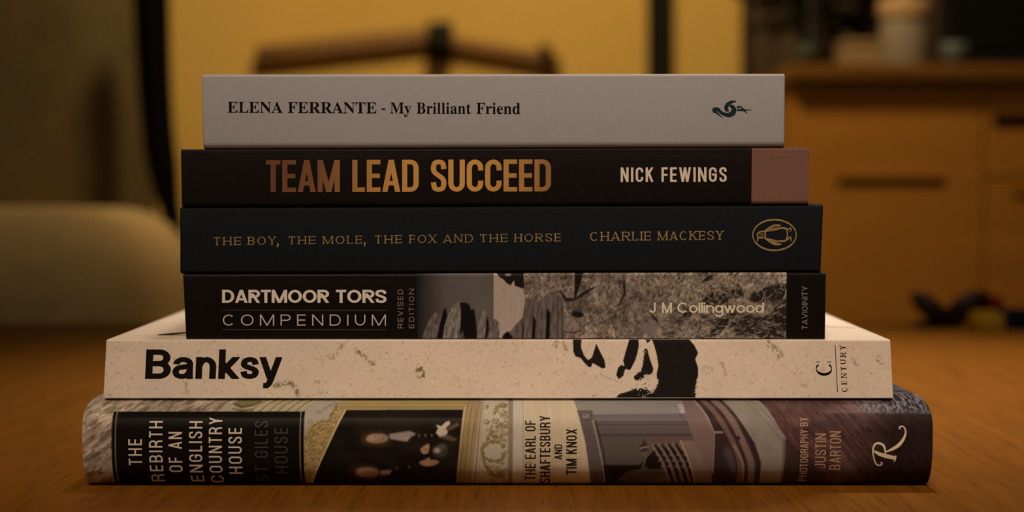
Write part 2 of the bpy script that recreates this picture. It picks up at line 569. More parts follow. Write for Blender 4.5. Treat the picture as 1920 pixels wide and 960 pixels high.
def round_prof(T, rt, rb, lean=0.0, n=5):
    """front profile with rounded upper / lower edges; lean > 0: top lies further back"""
    pts = []
    for i in range(n + 1):
        a = math.pi / 2 * i / n
        pts.append((rt * (1 - math.cos(a)) / T, rt * (1 - math.sin(a))))
    for i in range(n, -1, -1):
        a = math.pi / 2 * i / n
        pts.append((1 - rb * (1 - math.cos(a)) / T, rb * (1 - math.sin(a))))
    return [(v, y + lean * (1 - v)) for v, y in pts]


def cover(bk, name, thick, mat, parent, end_bevel=0.0003):
    """one bent board: upper cover, spine, lower cover"""
    vs = sorted(set([float(v) for v in bk.pv]))
    ymax = max(bk.prof(0.0), bk.prof(1.0))
    verts, N = [], None
    for u in (0.0, 1.0):
        sec = []
        sec.append(Vector((bk.pt(u, 0).x, bk.y0 + bk.depth, bk.uz(u, 0))))
        for v in vs: sec.append(bk.pt(u, v))
        sec.append(Vector((bk.pt(u, 1).x, bk.y0 + bk.depth, bk.uz(u, 1))))
        sec.append(sec[-1] + Vector((0, 0, thick)))
        yi = bk.y0 + ymax + thick
        sec.append(Vector((bk.pt(u, 1).x, yi, bk.uz(u, 1) + thick)))
        sec.append(Vector((bk.pt(u, 0).x, yi, bk.uz(u, 0) - thick)))
        sec.append(sec[0] - Vector((0, 0, thick)))
        verts += sec; N = len(sec)
    faces = [(i, (i + 1) % N, N + (i + 1) % N, N + i) for i in range(N)]
    faces += [tuple(range(N))[::-1], tuple(range(N, 2 * N))]
    bm = bmesh.new()
    bv = [bm.verts.new(v) for v in verts]
    for f in faces: bm.faces.new([bv[i] for i in f])
    o = bm_obj(name, bm, mat, parent)
    o.data.shade_smooth()
    o.data.set_sharp_from_angle(angle=math.radians(28))
    if end_bevel:
        md = o.modifiers.new('edge', 'BEVEL'); md.width = end_bevel; md.segments = 2; md.limit_method = 'ANGLE'; md.angle_limit = math.radians(60)
    return o


PAGE = None


def pages(bk, thick, inset, parent):
    global PAGE
    if PAGE is None:
        m, nt, nd, b = new_mat('page_edges')
        f = obj_noise(nt, (0.3, 0.3, 60), 60.0, 2.0)
        nt.links.new(ramp(nt, f, [(0.3, (0.50, 0.44, 0.34)), (0.7, (0.74, 0.68, 0.56))]), b.inputs['Base Color'])
        b.inputs['Roughness'].default_value = 0.8
        PAGE = m
    yi = bk.y0 + max(bk.prof(0.0), bk.prof(1.0)) + thick
    verts = []
    for u, s_ in ((0.0, 1), (1.0, -1)):
        for (y, v) in ((yi, 0), (bk.y0 + bk.depth - inset, 0), (bk.y0 + bk.depth - inset, 1), (yi, 1)):
            p = bk.pt(u, v)
            verts.append(Vector((p.x + s_ * inset, y, p.z + (-thick if v == 0 else thick))))
    faces = [(0, 1, 2, 3), (7, 6, 5, 4), (0, 4, 5, 1), (1, 5, 6, 2), (2, 6, 7, 3), (3, 7, 4, 0)]
    bm = bmesh.new()
    bv = [bm.verts.new(v) for v in verts]
    for f in faces: bm.faces.new([bv[i] for i in f])
    return bm_obj('page_block', bm, PAGE, parent)


def ink(name, polys, bk, mat, parent, lift=0.00008, band=None, label=None):
    """flat printed shapes on a spine; polys in photo pixels (each may be [outer, hole, ...])"""
    verts, faces = [], []
    i = 0
    for poly in polys:
        loops = poly if isinstance(poly[0], list) and len(poly[0]) > 2 else [poly]
        pieces = []
        if len(loops) > 1:
            tri = tessellate_polygon([[Vector((float(p[0]), float(p[1]), 0)) for p in l] for l in loops])
            flat = [np.array(p, float) for l in loops for p in l]
            pieces = [[flat[a] for a in t] for t in tri]
        else:
            pieces = [[np.array(p, float) for p in loops[0]]]
        if band:
            cut = []
            for pc in pieces:
                lo, hi = min(p[1] for p in pc), max(p[1] for p in pc)
                r = math.floor(lo / band) * band
                while r < hi:
                    q = clip(pc, 1, r, False)
                    if len(q) > 2: q = clip(q, 1, r + band, True)
                    if len(q) > 2: cut.append(q)
                    r += band
            pieces = cut
        for pc in pieces:
            b0 = len(verts)
            for p in pc: verts.append(bk.P(p[0], p[1], lift + (i % 40) * 1.2e-6))
            faces.append(tuple(range(b0, b0 + len(pc))))
        i += 1
    me = bpy.data.meshes.new(name)
    me.from_pydata([tuple(v) for v in verts], [], faces)
    bm = bmesh.new(); bm.from_mesh(me)
    for f in bm.faces:
        f.normal_update()
        if f.normal.y > 0: f.normal_flip()
    bm.to_mesh(me); bm.free()
    o = link_mesh(name, me, mat, parent)
    if label: o['label'] = label
    return o


def horiz(polys, base, slope=0.0, xs=0.0, lean=0.0):
    """(u, v) text polygons -> photo pixels with a baseline at row base (+ slope per column from xs)"""
    return [[np.array([p[0] + lean * p[1], base + slope * (p[0] - xs) - p[1]]) for p in pl] for pl in polys]


def upward(polys, xbase, shear=0.0):
    """text reading upward: u runs up the picture, v to the left"""
    return [[np.array([xbase - p[1] + shear * p[0], -p[0]]) for p in pl] for pl in polys]


def vtext(s, xa, xb, ytop, ybot, stroke, gap=None, gapf=.28):
    """upward text filling columns xa..xb and rows ytop..ybot"""
    pl = text_polys(s, -ybot, -ytop, xb - xa, stroke, gap=gap, gapf=gapf)
    return upward(pl, xb)


def paint_grid(name, bk, canvas, ox, oy, u0, u1, mat, parent, rows, lift=0.00004, step=1.0):
    """printed picture on the spine: a fine mesh whose vertices carry the ink colours of canvas"""
    W = bk.xr[0] - bk.xl[0]
    ncol = int(round((u1 - u0) * W / (S * bk.kref) / step)) + 1
    us = np.linspace(u0, u1, ncol)
    vs = np.array(rows)
    H_, W_ = canvas.shape[:2]
    co = np.zeros((len(vs), ncol, 3)); colr = np.ones((len(vs), ncol, 4))
    for j, v in enumerate(vs):
        n = bk.normal(v)
        xl = bk.xl[0] + (bk.xl[1] - bk.xl[0]) * v; xr = bk.xr[0] + (bk.xr[1] - bk.xr[0]) * v
        x = xl + (xr - xl) * us
        zt = bk.zt[0] + (bk.zt[1] - bk.zt[0]) * us; zb = bk.zb[0] + (bk.zb[1] - bk.zb[0]) * us
        z = zt + (zb - zt) * v
        y = bk.y0 + bk.prof(v)
        co[j, :, 0] = x; co[j, :, 1] = y + n.y * lift; co[j, :, 2] = z + n.z * lift
        px = x / (S * bk.kref) + 960 - ox
        py = HOR + (ZC - z) / (S * (1 + y / D0)) - oy
        # bilinear sample
        fx = np.clip(px, 0, W_ - 1.001); fy = np.clip(py, 0, H_ - 1.001)
        ix = fx.astype(int); iy = fy.astype(int); ax = (fx - ix)[:, None]; ay = (fy - iy)[:, None]
        c = (canvas[iy, ix] * (1 - ax) + canvas[iy, ix + 1] * ax) * (1 - ay) + (canvas[iy + 1, ix] * (1 - ax) + canvas[iy + 1, ix + 1] * ax) * ay
        colr[j, :, :3] = c
    nr = len(vs)
    me = bpy.data.meshes.new(name)
    me.vertices.add(nr * ncol)
    me.vertices.foreach_set('co', co.reshape(-1).astype(np.float32))
    idx = np.arange(nr * ncol).reshape(nr, ncol)
    q = np.stack([idx[1:, :-1], idx[1:, 1:], idx[:-1, 1:], idx[:-1, :-1]], -1).reshape(-1)
    nf = (nr - 1) * (ncol - 1)
    me.loops.add(nf * 4); me.loops.foreach_set('vertex_index', q.astype(np.int32))
    me.polygons.add(nf); me.polygons.foreach_set('loop_start', (np.arange(nf) * 4).astype(np.int32))
    me.update(calc_edges=True)
    at = me.color_attributes.new('print', 'FLOAT_COLOR', 'POINT')
    at.data.foreach_set('color', colr.reshape(-1).astype(np.float32))
    me.shade_smooth()
    return link_mesh(name, me, mat, parent)


# ------------------------------------------------------------------ picture painting (ink colours only)
RNG = np.random.RandomState(7)


def gblur(a, s):
    if s <= 0: return a
    r = max(1, int(s * 2.6)); k = np.exp(-0.5 * (np.arange(-r, r + 1) / s) ** 2); k /= k.sum()
    p = np.pad(a, ((r, r), (0, 0)), 'edge'); o = sum(k[i] * p[i:i + a.shape[0]] for i in range(2 * r + 1))
    p = np.pad(o, ((0, 0), (r, r)), 'edge'); return sum(k[i] * p[:, i:i + a.shape[1]] for i in range(2 * r + 1))


def vnoise(h, w, cx, cy, ang=0.0, oct=3, seed=0):
    """value noise 0..1; cell size cx by cy pixels, rotated by ang degrees"""
    rs = np.random.RandomState(seed)
    yy, xx = np.mgrid[0:h, 0:w].astype(float)
    a = math.radians(ang)
    u = xx * math.cos(a) + yy * math.sin(a); v = -xx * math.sin(a) + yy * math.cos(a)
    out = np.zeros((h, w)); amp = 1.0; tot = 0
    for o in range(oct):
        t = rs.rand(257, 257)
        fu = u / cx * 2 ** o + 1000.3; fv = v / cy * 2 ** o + 1000.7
        iu = np.floor(fu).astype(int); iv = np.floor(fv).astype(int)
        du = fu - iu; dv = fv - iv; du = du * du * (3 - 2 * du); dv = dv * dv * (3 - 2 * dv)
        iu %= 256; iv %= 256
        n = (t[iv, iu] * (1 - du) + t[iv, (iu + 1) % 256] * du) * (1 - dv) + (t[(iv + 1) % 256, iu] * (1 - du) + t[(iv + 1) % 256, (iu + 1) % 256] * du) * dv
        out += n * amp; tot += amp; amp *= .55
    out /= tot
    return np.clip((out - out.mean()) / (out.std() * 4) + 0.5, 0, 1)


class Canvas:
    def __init__(self, x0, y0, x1, y1, col):
        self.ox, self.oy = x0, y0
        self.h, self.w = int(y1 - y0), int(x1 - x0)
        self.a = np.tile(alb(*col), (self.h, self.w, 1)).astype(float)

    def mask(self, pts):
        P = np.array([(float(p[0]) - self.ox, float(p[1]) - self.oy) for p in pts])
        m = np.zeros((self.h, self.w))
        xa, xb = max(0, int(P[:, 0].min()) - 1), min(self.w, int(P[:, 0].max()) + 2)
        ya, yb = max(0, int(P[:, 1].min()) - 1), min(self.h, int(P[:, 1].max()) + 2)
        if xa >= xb or ya >= yb: return m
        SS = 3
        ys = (np.arange((yb - ya) * SS) + .5) / SS + ya
        xs = (np.arange((xb - xa) * SS) + .5) / SS + xa
        ins = np.zeros((len(ys), len(xs)), bool)
        n = len(P)
        for i in range(n):
            ax, ay = P[i]; bx, by = P[(i + 1) % n]
            if ay == by: continue
            c = ((ay > ys) != (by > ys))
            if not c.any(): continue
            xi = (bx - ax) * (ys - ay) / (by - ay) + ax
            ins[c] ^= (xs[None, :] < xi[c][:, None])
        m[ya:yb, xa:xb] = ins.reshape(yb - ya, SS, xb - xa, SS).mean((1, 3))
        return m

    def put(self, m, col, alpha=1.0):
        m = np.clip(m * alpha, 0, 1)[..., None]
        self.a = self.a * (1 - m) + alb(*col) * m

    def poly(self, pts, col, soft=0.0, alpha=1.0):
        m = self.mask(pts)
        self.put(gblur(m, soft) if soft else m, col, alpha)
        return m

    def line(self, pts, wd, col, soft=0.0, alpha=1.0, smooth=False):
        if smooth: pts = catmull(pts, 5)
        ws = None
        if hasattr(wd, '__len__'):
            n = len(pts); ws = np.interp(np.linspace(0, 1, n), np.linspace(0, 1, len(wd)), wd); w0 = 1.0
        else: w0 = wd
        m = np.zeros((self.h, self.w))
        for q in ribbon(pts, w0, w0, widths=ws): m = np.maximum(m, self.mask(q))
        self.put(gblur(m, soft) if soft else m, col, alpha)

    def ell(self, cx, cy, rx, ry, col, soft=0.0, alpha=1.0, rot=0.0):
        a = math.radians(rot)
        pts = [(cx + rx * math.cos(t) * math.cos(a) - ry * math.sin(t) * math.sin(a), cy + rx * math.cos(t) * math.sin(a) + ry * math.sin(t) * math.cos(a)) for t in np.linspace(0, 2 * math.pi, 24, endpoint=False)]
        return self.poly(pts, col, soft, alpha)

    def grain(self, m, n, lo, hi):
        """multiply colours by lo..hi following noise n inside mask m"""
        f = 1 + (lo + (hi - lo) * n - 1) * np.clip(m, 0, 1)
        self.a = np.clip(self.a * f[..., None], 0.003, 0.9)


# ------------------------------------------------------------------ bold roman letter outlines (advance, loops; units of em / 1000)
SERIF = json.loads(r'''{"-":[216,[[27,154,27,206,189,206,189,154]]],"A":[437,[[-9,0,-9,18,4,19,14,24,24,30,32,41,41,55,49,75,206,466,224,465,384,87,394,65,403,47,411,34,420,25,430,20,443,18,443,0,229,0,229,18,259,21,277,30,283,46,282,54,279,66,273,81,253,132,103,132,79,71,77,67,76,63,76,59,75,54,75,51,75,48,80,32,96,21,124,18,128,18,128,0],[113,161,242,161,177,319]]],"B":[443,[[16,0,16,17,36,20,52,25,62,32,69,44,73,60,75,82,75,369,74,386,72,401,69,412,65,421,59,428,51,433,41,436,30,438,15,439,15,455,220,455,318,444,377,409,396,351,384,302,348,268,287,247,360,223,404,185,418,132,413,93,397,61,371,35,335,15,291,4,238,0],[182,252,188,252,220,254,245,261,263,272,275,290,282,314,285,345,283,373,278,395,269,412,257,424,239,431,216,434,203,433,193,430,188,425,185,417,183,406,182,391],[222,24,248,27,268,35,283,49,293,69,299,95,301,128,298,162,290,188,277,208,258,221,231,228,197,231,182,231,182,65,183,51,186,41,190,33,198,28,208,25]]],"E":[442,[[14,0,14,17,35,18,51,22,62,30,70,41,74,57,75,78,75,369,74,394,69,413,62,425,51,433,36,437,16,439,16,455,399,455,399,320,383,320,375,357,361,386,340,406,312,420,276,428,232,430,219,430,208,429,200,428,194,426,189,422,186,417,184,410,183,400,183,388,183,246,193,246,221,248,243,256,259,269,272,288,281,313,288,345,304,345,304,118,287,118,284,143,280,164,273,181,264,195,254,206,241,213,225,218,207,221,185,222,183,222,183,67,184,53,187,42,192,35,201,31,213,28,230,28,261,29,289,32,313,39,335,48,354,60,371,75,386,94,399,116,411,143,430,143,402,0]]],"F":[404,[[15,0,15,17,36,20,52,26,62,34,69,45,73,62,75,84,75,375,73,396,69,412,61,423,50,430,35,435,14,439,14,455,394,455,394,320,377,320,372,345,365,367,355,385,343,400,328,412,310,420,288,426,261,430,230,431,218,431,208,430,200,429,194,428,189,425,186,421,184,416,182,408,182,398,182,247,190,247,217,250,239,257,256,270,269,289,278,314,284,347,302,347,302,118,285,118,279,154,269,181,257,200,239,213,217,221,189,224,182,224,182,81,183,66,185,53,188,43,193,34,200,28,210,24,222,20,238,18,257,17,257,0]]],"L":[426,[[15,0,15,17,36,20,52,24,62,32,69,43,73,59,75,81,75,379,73,399,69,414,62,425,51,432,36,436,16,439,16,455,250,455,250,439,233,438,219,436,208,434,199,430,193,424,188,416,185,407,183,394,182,379,182,83,182,68,183,56,185,47,188,40,193,35,200,31,208,29,220,28,234,28,264,29,291,33,315,40,335,49,354,63,370,80,384,100,397,125,409,154,427,154,402,0]]],"M":[634,[[14,0,14,17,34,20,50,24,61,32,69,43,74,58,75,79,75,382,75,396,73,407,71,416,66,423,61,428,53,432,43,435,30,437,15,439,15,455,185,455,317,142,449,455,617,455,617,439,598,436,583,430,573,423,566,412,561,397,560,378,560,85,561,68,562,54,565,43,569,34,574,28,582,23,591,20,602,18,617,17,617,0,396,0,396,17,410,19,423,22,433,25,440,29,446,36,450,44,453,54,454,68,455,83,455,399,288,0,270,0,105,389,105,80,107,57,112,41,120,30,131,23,148,19,169,17,169,0]]],"N":[494,[[403,-11,107,350,107,79,108,57,112,42,119,31,129,24,145,20,167,17,167,0,18,0,18,17,33,18,45,20,54,23,61,27,67,33,71,41,74,51,75,64,76,79,76,388,56,412,43,427,36,433,31,435,25,437,18,439,18,455,156,455,391,169,391,377,390,392,389,404,386,414,382,421,376,427,369,431,359,435,346,437,331,439,331,455,480,455,480,439,459,436,443,432,433,425,427,414,423,398,422,377,422,-11]]],"R":[473,[[15,0,15,17,36,20,52,24,62,32,69,43,73,59,75,81,75,379,73,398,69,413,62,424,51,431,36,436,16,439,16,455,217,455,278,452,329,442,367,426,395,403,412,372,417,334,406,285,372,248,315,224,432,50,439,40,446,32,452,26,459,21,468,18,478,17,480,17,480,0,338,0,201,212,182,212,182,81,183,59,187,43,194,32,205,24,221,20,242,17,242,0],[182,234,203,234,235,236,261,245,280,258,293,278,301,304,304,336,295,389,268,421,224,431,209,430,197,427,190,422,185,414,183,402,182,385]]],"T":[423,[[92,0,92,17,114,19,130,23,142,31,150,42,154,59,156,81,156,433,149,433,116,430,88,420,65,403,47,380,35,352,29,318,11,318,11,455,410,455,410,317,394,317,375,382,333,420,269,433,263,433,263,81,265,58,269,41,276,30,288,23,305,19,328,17,328,0]]],"a":[344,[[255,-10,226,-5,208,10,200,35,168,11,133,-4,95,-9,74,-6,55,0,40,11,29,26,22,43,20,63,25,91,39,115,63,136,98,155,143,173,199,190,199,241,197,258,193,272,187,282,177,290,164,294,148,296,123,293,109,286,104,274,105,270,108,264,113,257,119,248,122,239,123,231,121,220,117,210,110,202,100,196,90,192,77,191,64,192,54,196,45,203,38,212,34,223,33,236,35,252,40,266,49,278,62,290,77,300,95,308,115,314,137,317,162,318,205,315,239,307,263,292,280,271,290,244,293,210,293,62,293,52,294,45,295,40,297,37,300,35,304,34,309,35,314,38,320,42,329,28,306,7,281,-6],[151,34,158,34,165,37,174,41,183,47,191,54,199,63,199,169,154,151,127,123,118,84,122,56,133,39]]],"d":[370,[[140,-10,117,-8,97,-1,78,10,61,26,47,44,35,66,26,91,21,118,19,147,21,180,27,210,36,237,48,261,63,281,81,297,101,309,123,316,146,318,175,314,201,301,223,280,223,401,222,413,218,423,212,430,203,435,191,438,176,439,176,455,319,455,319,75,320,60,322,49,325,41,330,35,340,30,353,28,353,11,315,8,271,1,223,-10,223,39,201,12,173,-5],[171,28,182,30,192,34,202,41,211,51,218,62,223,76,223,242,220,252,214,262,206,270,196,276,186,279,174,281,155,277,141,267,130,250,123,225,119,193,118,153,119,115,123,83,130,58,140,42,153,32]]],"e":[301,[[154,-10,129,-8,106,-1,85,10,66,26,50,45,37,69,27,95,21,125,19,157,21,187,28,215,38,240,51,263,68,282,87,298,109,309,132,316,157,318,193,314,224,301,249,280,268,251,279,216,283,173,283,166,117,166,127,97,154,56,199,42,225,47,248,62,270,86,285,73,248,27,205,-1],[116,192,201,192,201,215,201,241,198,261,193,277,186,288,175,295,161,297,136,286,121,255,116,203]]],"i":[198,[[101,362,87,364,75,368,65,376,57,387,52,399,50,412,52,426,57,438,65,449,75,457,87,462,101,463,114,462,126,457,137,449,145,438,150,426,151,412,149,399,145,387,136,376,126,368,114,364],[18,0,18,16,30,18,39,21,45,26,49,32,52,43,52,56,52,252,52,267,50,278,47,285,41,289,32,292,20,293,21,310,148,310,148,56,149,43,151,33,154,26,160,21,168,18,180,16,180,0]]],"l":[199,[[18,0,18,16,30,18,39,21,45,26,49,32,52,43,52,56,52,398,52,411,50,421,47,429,42,434,33,438,20,439,20,455,148,455,148,56,149,43,151,33,154,26,160,21,168,18,180,16,180,0]]],"n":[381,[[18,0,18,16,30,17,39,21,45,26,49,33,52,43,52,56,52,253,52,266,49,276,46,284,40,289,31,293,19,294,19,310,148,310,148,267,175,296,207,313,243,318,292,306,321,271,330,212,330,56,331,43,333,33,337,26,343,21,352,17,363,16,363,0,202,0,202,16,207,16,223,21,232,34,235,56,235,217,234,234,232,247,229,258,223,265,215,270,203,271,183,267,164,255,148,235,148,56,148,43,151,33,154,26,160,21,168,17,180,16,180,0]]],"r":[287,[[18,0,18,16,30,18,39,21,45,26,49,32,52,43,52,56,52,252,52,267,50,278,46,285,41,289,32,292,20,293,21,310,146,310,146,252,158,272,172,288,187,301,203,311,218,316,233,318,250,317,264,312,275,304,283,293,288,281,289,266,288,254,284,243,278,234,270,228,260,224,248,222,237,223,229,226,222,231,217,237,212,243,207,250,202,255,196,259,189,260,179,258,171,252,162,241,155,228,151,211,149,192,149,56,150,42,153,32,159,25,167,21,180,18,197,16,197,0]]],"t":[228,[[124,-9,99,-7,80,-1,66,10,56,26,50,46,48,71,48,279,20,279,20,300,46,324,68,347,88,369,105,389,118,407,129,424,144,424,144,310,208,310,208,279,144,279,144,82,145,69,147,59,149,51,154,45,160,41,168,40,183,44,195,56,206,75,222,66,198,24,165,-1]]],"y":[300,[[52,-140,36,-139,22,-133,10,-125,1,-113,-5,-100,-7,-84,-5,-73,-2,-62,5,-53,13,-46,24,-41,36,-40,46,-41,56,-44,64,-49,70,-57,73,-65,75,-76,75,-78,74,-79,74,-81,74,-83,74,-85,74,-87,75,-94,79,-97,86,-99,94,-96,104,-88,114,-74,120,-65,125,-55,129,-44,133,-32,137,-19,140,-5,36,251,32,260,28,268,25,275,21,280,18,285,15,287,11,291,4,293,-3,293,-5,293,-5,310,162,310,162,293,151,293,142,291,136,289,132,286,129,281,128,275,128,272,129,270,130,267,131,263,132,260,133,257,185,119,230,241,233,248,235,254,236,260,237,265,238,270,238,274,237,281,234,286,229,289,223,292,214,293,203,293,203,310,300,310,300,293,291,292,283,288,277,281,271,271,265,258,259,242,162,-24,151,-53,140,-77,129,-96,118,-111,107,-122,95,-131,83,-136,68,-139]]]}''')


def serif_polys(s, x0, x1, em, base, slope=0.0, grow=0.0):
    sp = 250
    tot = sum(SERIF[c][0] if c != ' ' else sp for c in s)
    ax = (x1 - x0) / tot; ay = em / 1000.0
    out = []; x = x0
    for c in s:
        if c != ' ':
            a, loops = SERIF[c]
            L = [[np.array([x + l[i] * ax, base + slope * (x - x0) - l[i + 1] * ay]) for i in range(0, len(l), 2)] for l in loops]
            if c == 'i':
                out += [[L[0]], [L[1]]]
            else: out.append(L)
        x += (SERIF[c][0] if c != ' ' else sp) * ax
    return [p if len(p) > 1 else p[0] for p in out]


def zi(py, y): return ZC - (py - HOR) * S * (1 + y / D0)


Z1 = 0.03026                                   # top of the big bottom book
Z2 = zi(637, 0.0116)                           # top of the cream book
Z3 = (zi(514, 0.014), zi(511, 0.014))
Z4 = (zi(388, 0.016), zi(383, 0.016))
Z5 = (zi(280, 0.015), zi(276.5, 0.015))
Z6 = (zi(139.3, 0.014), zi(138.3, 0.014))


def grey_novel():
    b = Book(0.014, 0, Z6, Z5, (378, 381), (1472, 1471), round_prof(0.0272, 0.0011, 0.0026), 0.135)
    t = empty('paperback_book', (0.03, 0.08, Z5[0]), 'pale grey paperback with black roman title, topmost in the stack', 'book')
    m = mat_plain('pale_grey_card', alb(140, 122, 110), 0.42, 0.04, 900, 0.3, 0, 0.25, 0.0001)
    cover(b, 'cover', 0.0008, m, t, 0.0006)
    pages(b, 0.0008, 0.0004, t)
    k = mat_plain('black_print', (0.009, 0.007, 0.006), 0.6, 0.05, 100, 0.05)
    sl = 2.4 / 550.0
    P = []
    for s_, a, c in (('ELENA', 426, 529.5), ('FERRANTE', 539, 706.5), ('-', 714, 724), ('My', 731, 771), ('Brilliant', 780.5, 883), ('Friend', 892.5, 976)):
        P += serif_polys(s_, a, c, 45.0, 211.2 + sl * (a - 426), sl)
    ink('title_lettering', P, b, k, t)
    teal = mat_plain('teal_print', (0.012, 0.035, 0.045), 0.5, 0.05, 100)
    z = lambda pts: [(1300 + x / 9.6, 160 + y / 9.6) for x, y in pts]
    Q = []

    def st(pts, ws, smooth=True):
        pts = z(pts)
        if smooth: pts = catmull(pts, 5)
        wq = np.interp(np.linspace(0, 1, len(pts)), np.linspace(0, 1, len(ws)), ws) / 9.6
        Q.extend(ribbon(pts, 1, 1, widths=wq))
    Q.append([np.array(p) for p in z([(385 + 46 * math.cos(a), 445 + 52 * math.sin(a)) for a in np.linspace(0, 6.28, 18)[:-1]])])
    st([(385, 425), (440, 430), (490, 480), (560, 520), (640, 532), (705, 500), (730, 440), (705, 385), (675, 372), (655, 392)], [60, 62, 56, 60, 80, 95, 90, 62, 50, 20])
    st([(775, 296), (735, 288), (670, 305), (615, 345), (590, 400), (600, 440), (640, 452)], [6, 30, 52, 66, 72, 56, 22])
    st([(400, 480), (450, 520), (500, 560), (545, 590)], [34, 26, 16, 3])
    st([(783, 400), (810, 388), (845, 385), (885, 415), (925, 445)], [30, 30, 26, 28, 14])
    st([(785, 440), (860, 444), (940, 442), (1060, 445)], [34, 32, 24, 2])
    st([(880, 440), (930, 470), (970, 505)], [20, 22, 4])
    ink('bird_emblem', Q, b, teal, t, label='dark teal bird emblem')


def dark_paperback():
    b = Book(0.015, 0, Z5, Z4, (339, 341), (1517.5, 1516), round_prof(0.021, 0.0008, 0.0016), 0.150)
    t = empty('paperback_book', (0, 0.09, Z4[0]), 'thin near-black paperback with copper foil title and dusty pink block at the spine end', 'book')
    m = mat_plain('near_black_card', alb(18, 11, 9), 0.5, 0.10, 700, 0.12, 0, 0.2, 0.0001)
    cover(b, 'cover', 0.0005, m, t)
    pages(b, 0.0005, 0.0004, t)
    cr_ = mat_plain('worn_crease', alb(40, 28, 23), 0.6, 0.3, 300, 0.1)
    ys_ = catmull([(345, 295.0), (450, 294.0), (600, 293.5), (760, 294.2), (900, 293.0), (1040, 294.5), (1180, 293.6), (1300, 292.6), (1408, 292)], 6)
    ink('spine_crease', ribbon(ys_, 0.9, 0.9), b, cr_, t, label='faint worn crease along the spine')
    # dusty pink block, wrapping the edges of the spine
    c = Canvas(1400, 270, 1524, 386, (104, 66, 50))
    c.line([(1405, 289), (1440, 288), (1470, 290), (1518, 288)], 1.0, (122, 80, 60), alpha=.5)
    c.line([(1405, 295), (1450, 296), (1518, 293)], 0.7, (90, 54, 40), alpha=.5)
    u0 = (1410 - 339) / (1517.5 - 339)
    paint_grid('pink_spine_block', b, c.a, c.ox, c.oy, u0, 1.0, mat_print('pink_ink', 0.55, .06), t, list(np.linspace(0, 1, 60)), step=3)
    # title in copper foil
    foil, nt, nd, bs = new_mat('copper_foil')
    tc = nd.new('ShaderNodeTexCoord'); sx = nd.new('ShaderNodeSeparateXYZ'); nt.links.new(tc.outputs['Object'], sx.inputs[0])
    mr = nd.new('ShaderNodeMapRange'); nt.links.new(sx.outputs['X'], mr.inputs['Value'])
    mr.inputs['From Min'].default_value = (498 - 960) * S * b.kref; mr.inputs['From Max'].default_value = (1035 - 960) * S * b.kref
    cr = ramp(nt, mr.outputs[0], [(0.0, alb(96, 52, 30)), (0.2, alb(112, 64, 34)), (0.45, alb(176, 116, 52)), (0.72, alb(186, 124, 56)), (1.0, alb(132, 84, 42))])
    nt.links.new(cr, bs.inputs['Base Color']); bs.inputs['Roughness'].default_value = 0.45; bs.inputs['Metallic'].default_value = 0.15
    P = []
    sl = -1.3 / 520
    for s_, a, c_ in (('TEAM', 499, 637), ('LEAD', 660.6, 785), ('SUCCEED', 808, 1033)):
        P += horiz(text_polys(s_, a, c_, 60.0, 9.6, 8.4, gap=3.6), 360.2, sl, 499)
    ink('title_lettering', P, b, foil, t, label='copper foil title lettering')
    w = mat_plain('cream_print', alb(196, 160, 130), 0.5, 0.03, 100)
    P = []
    for s_, a, c_ in (('NICK', 1163.8, 1225), ('FEWINGS', 1240.3, 1362.5)):
        P += horiz(text_polys(s_, a, c_, 27.2, 4.2, 3.7, gap=4.6), 341.2, -.002, 1163)
    ink('author_lettering', P, b, w, t)


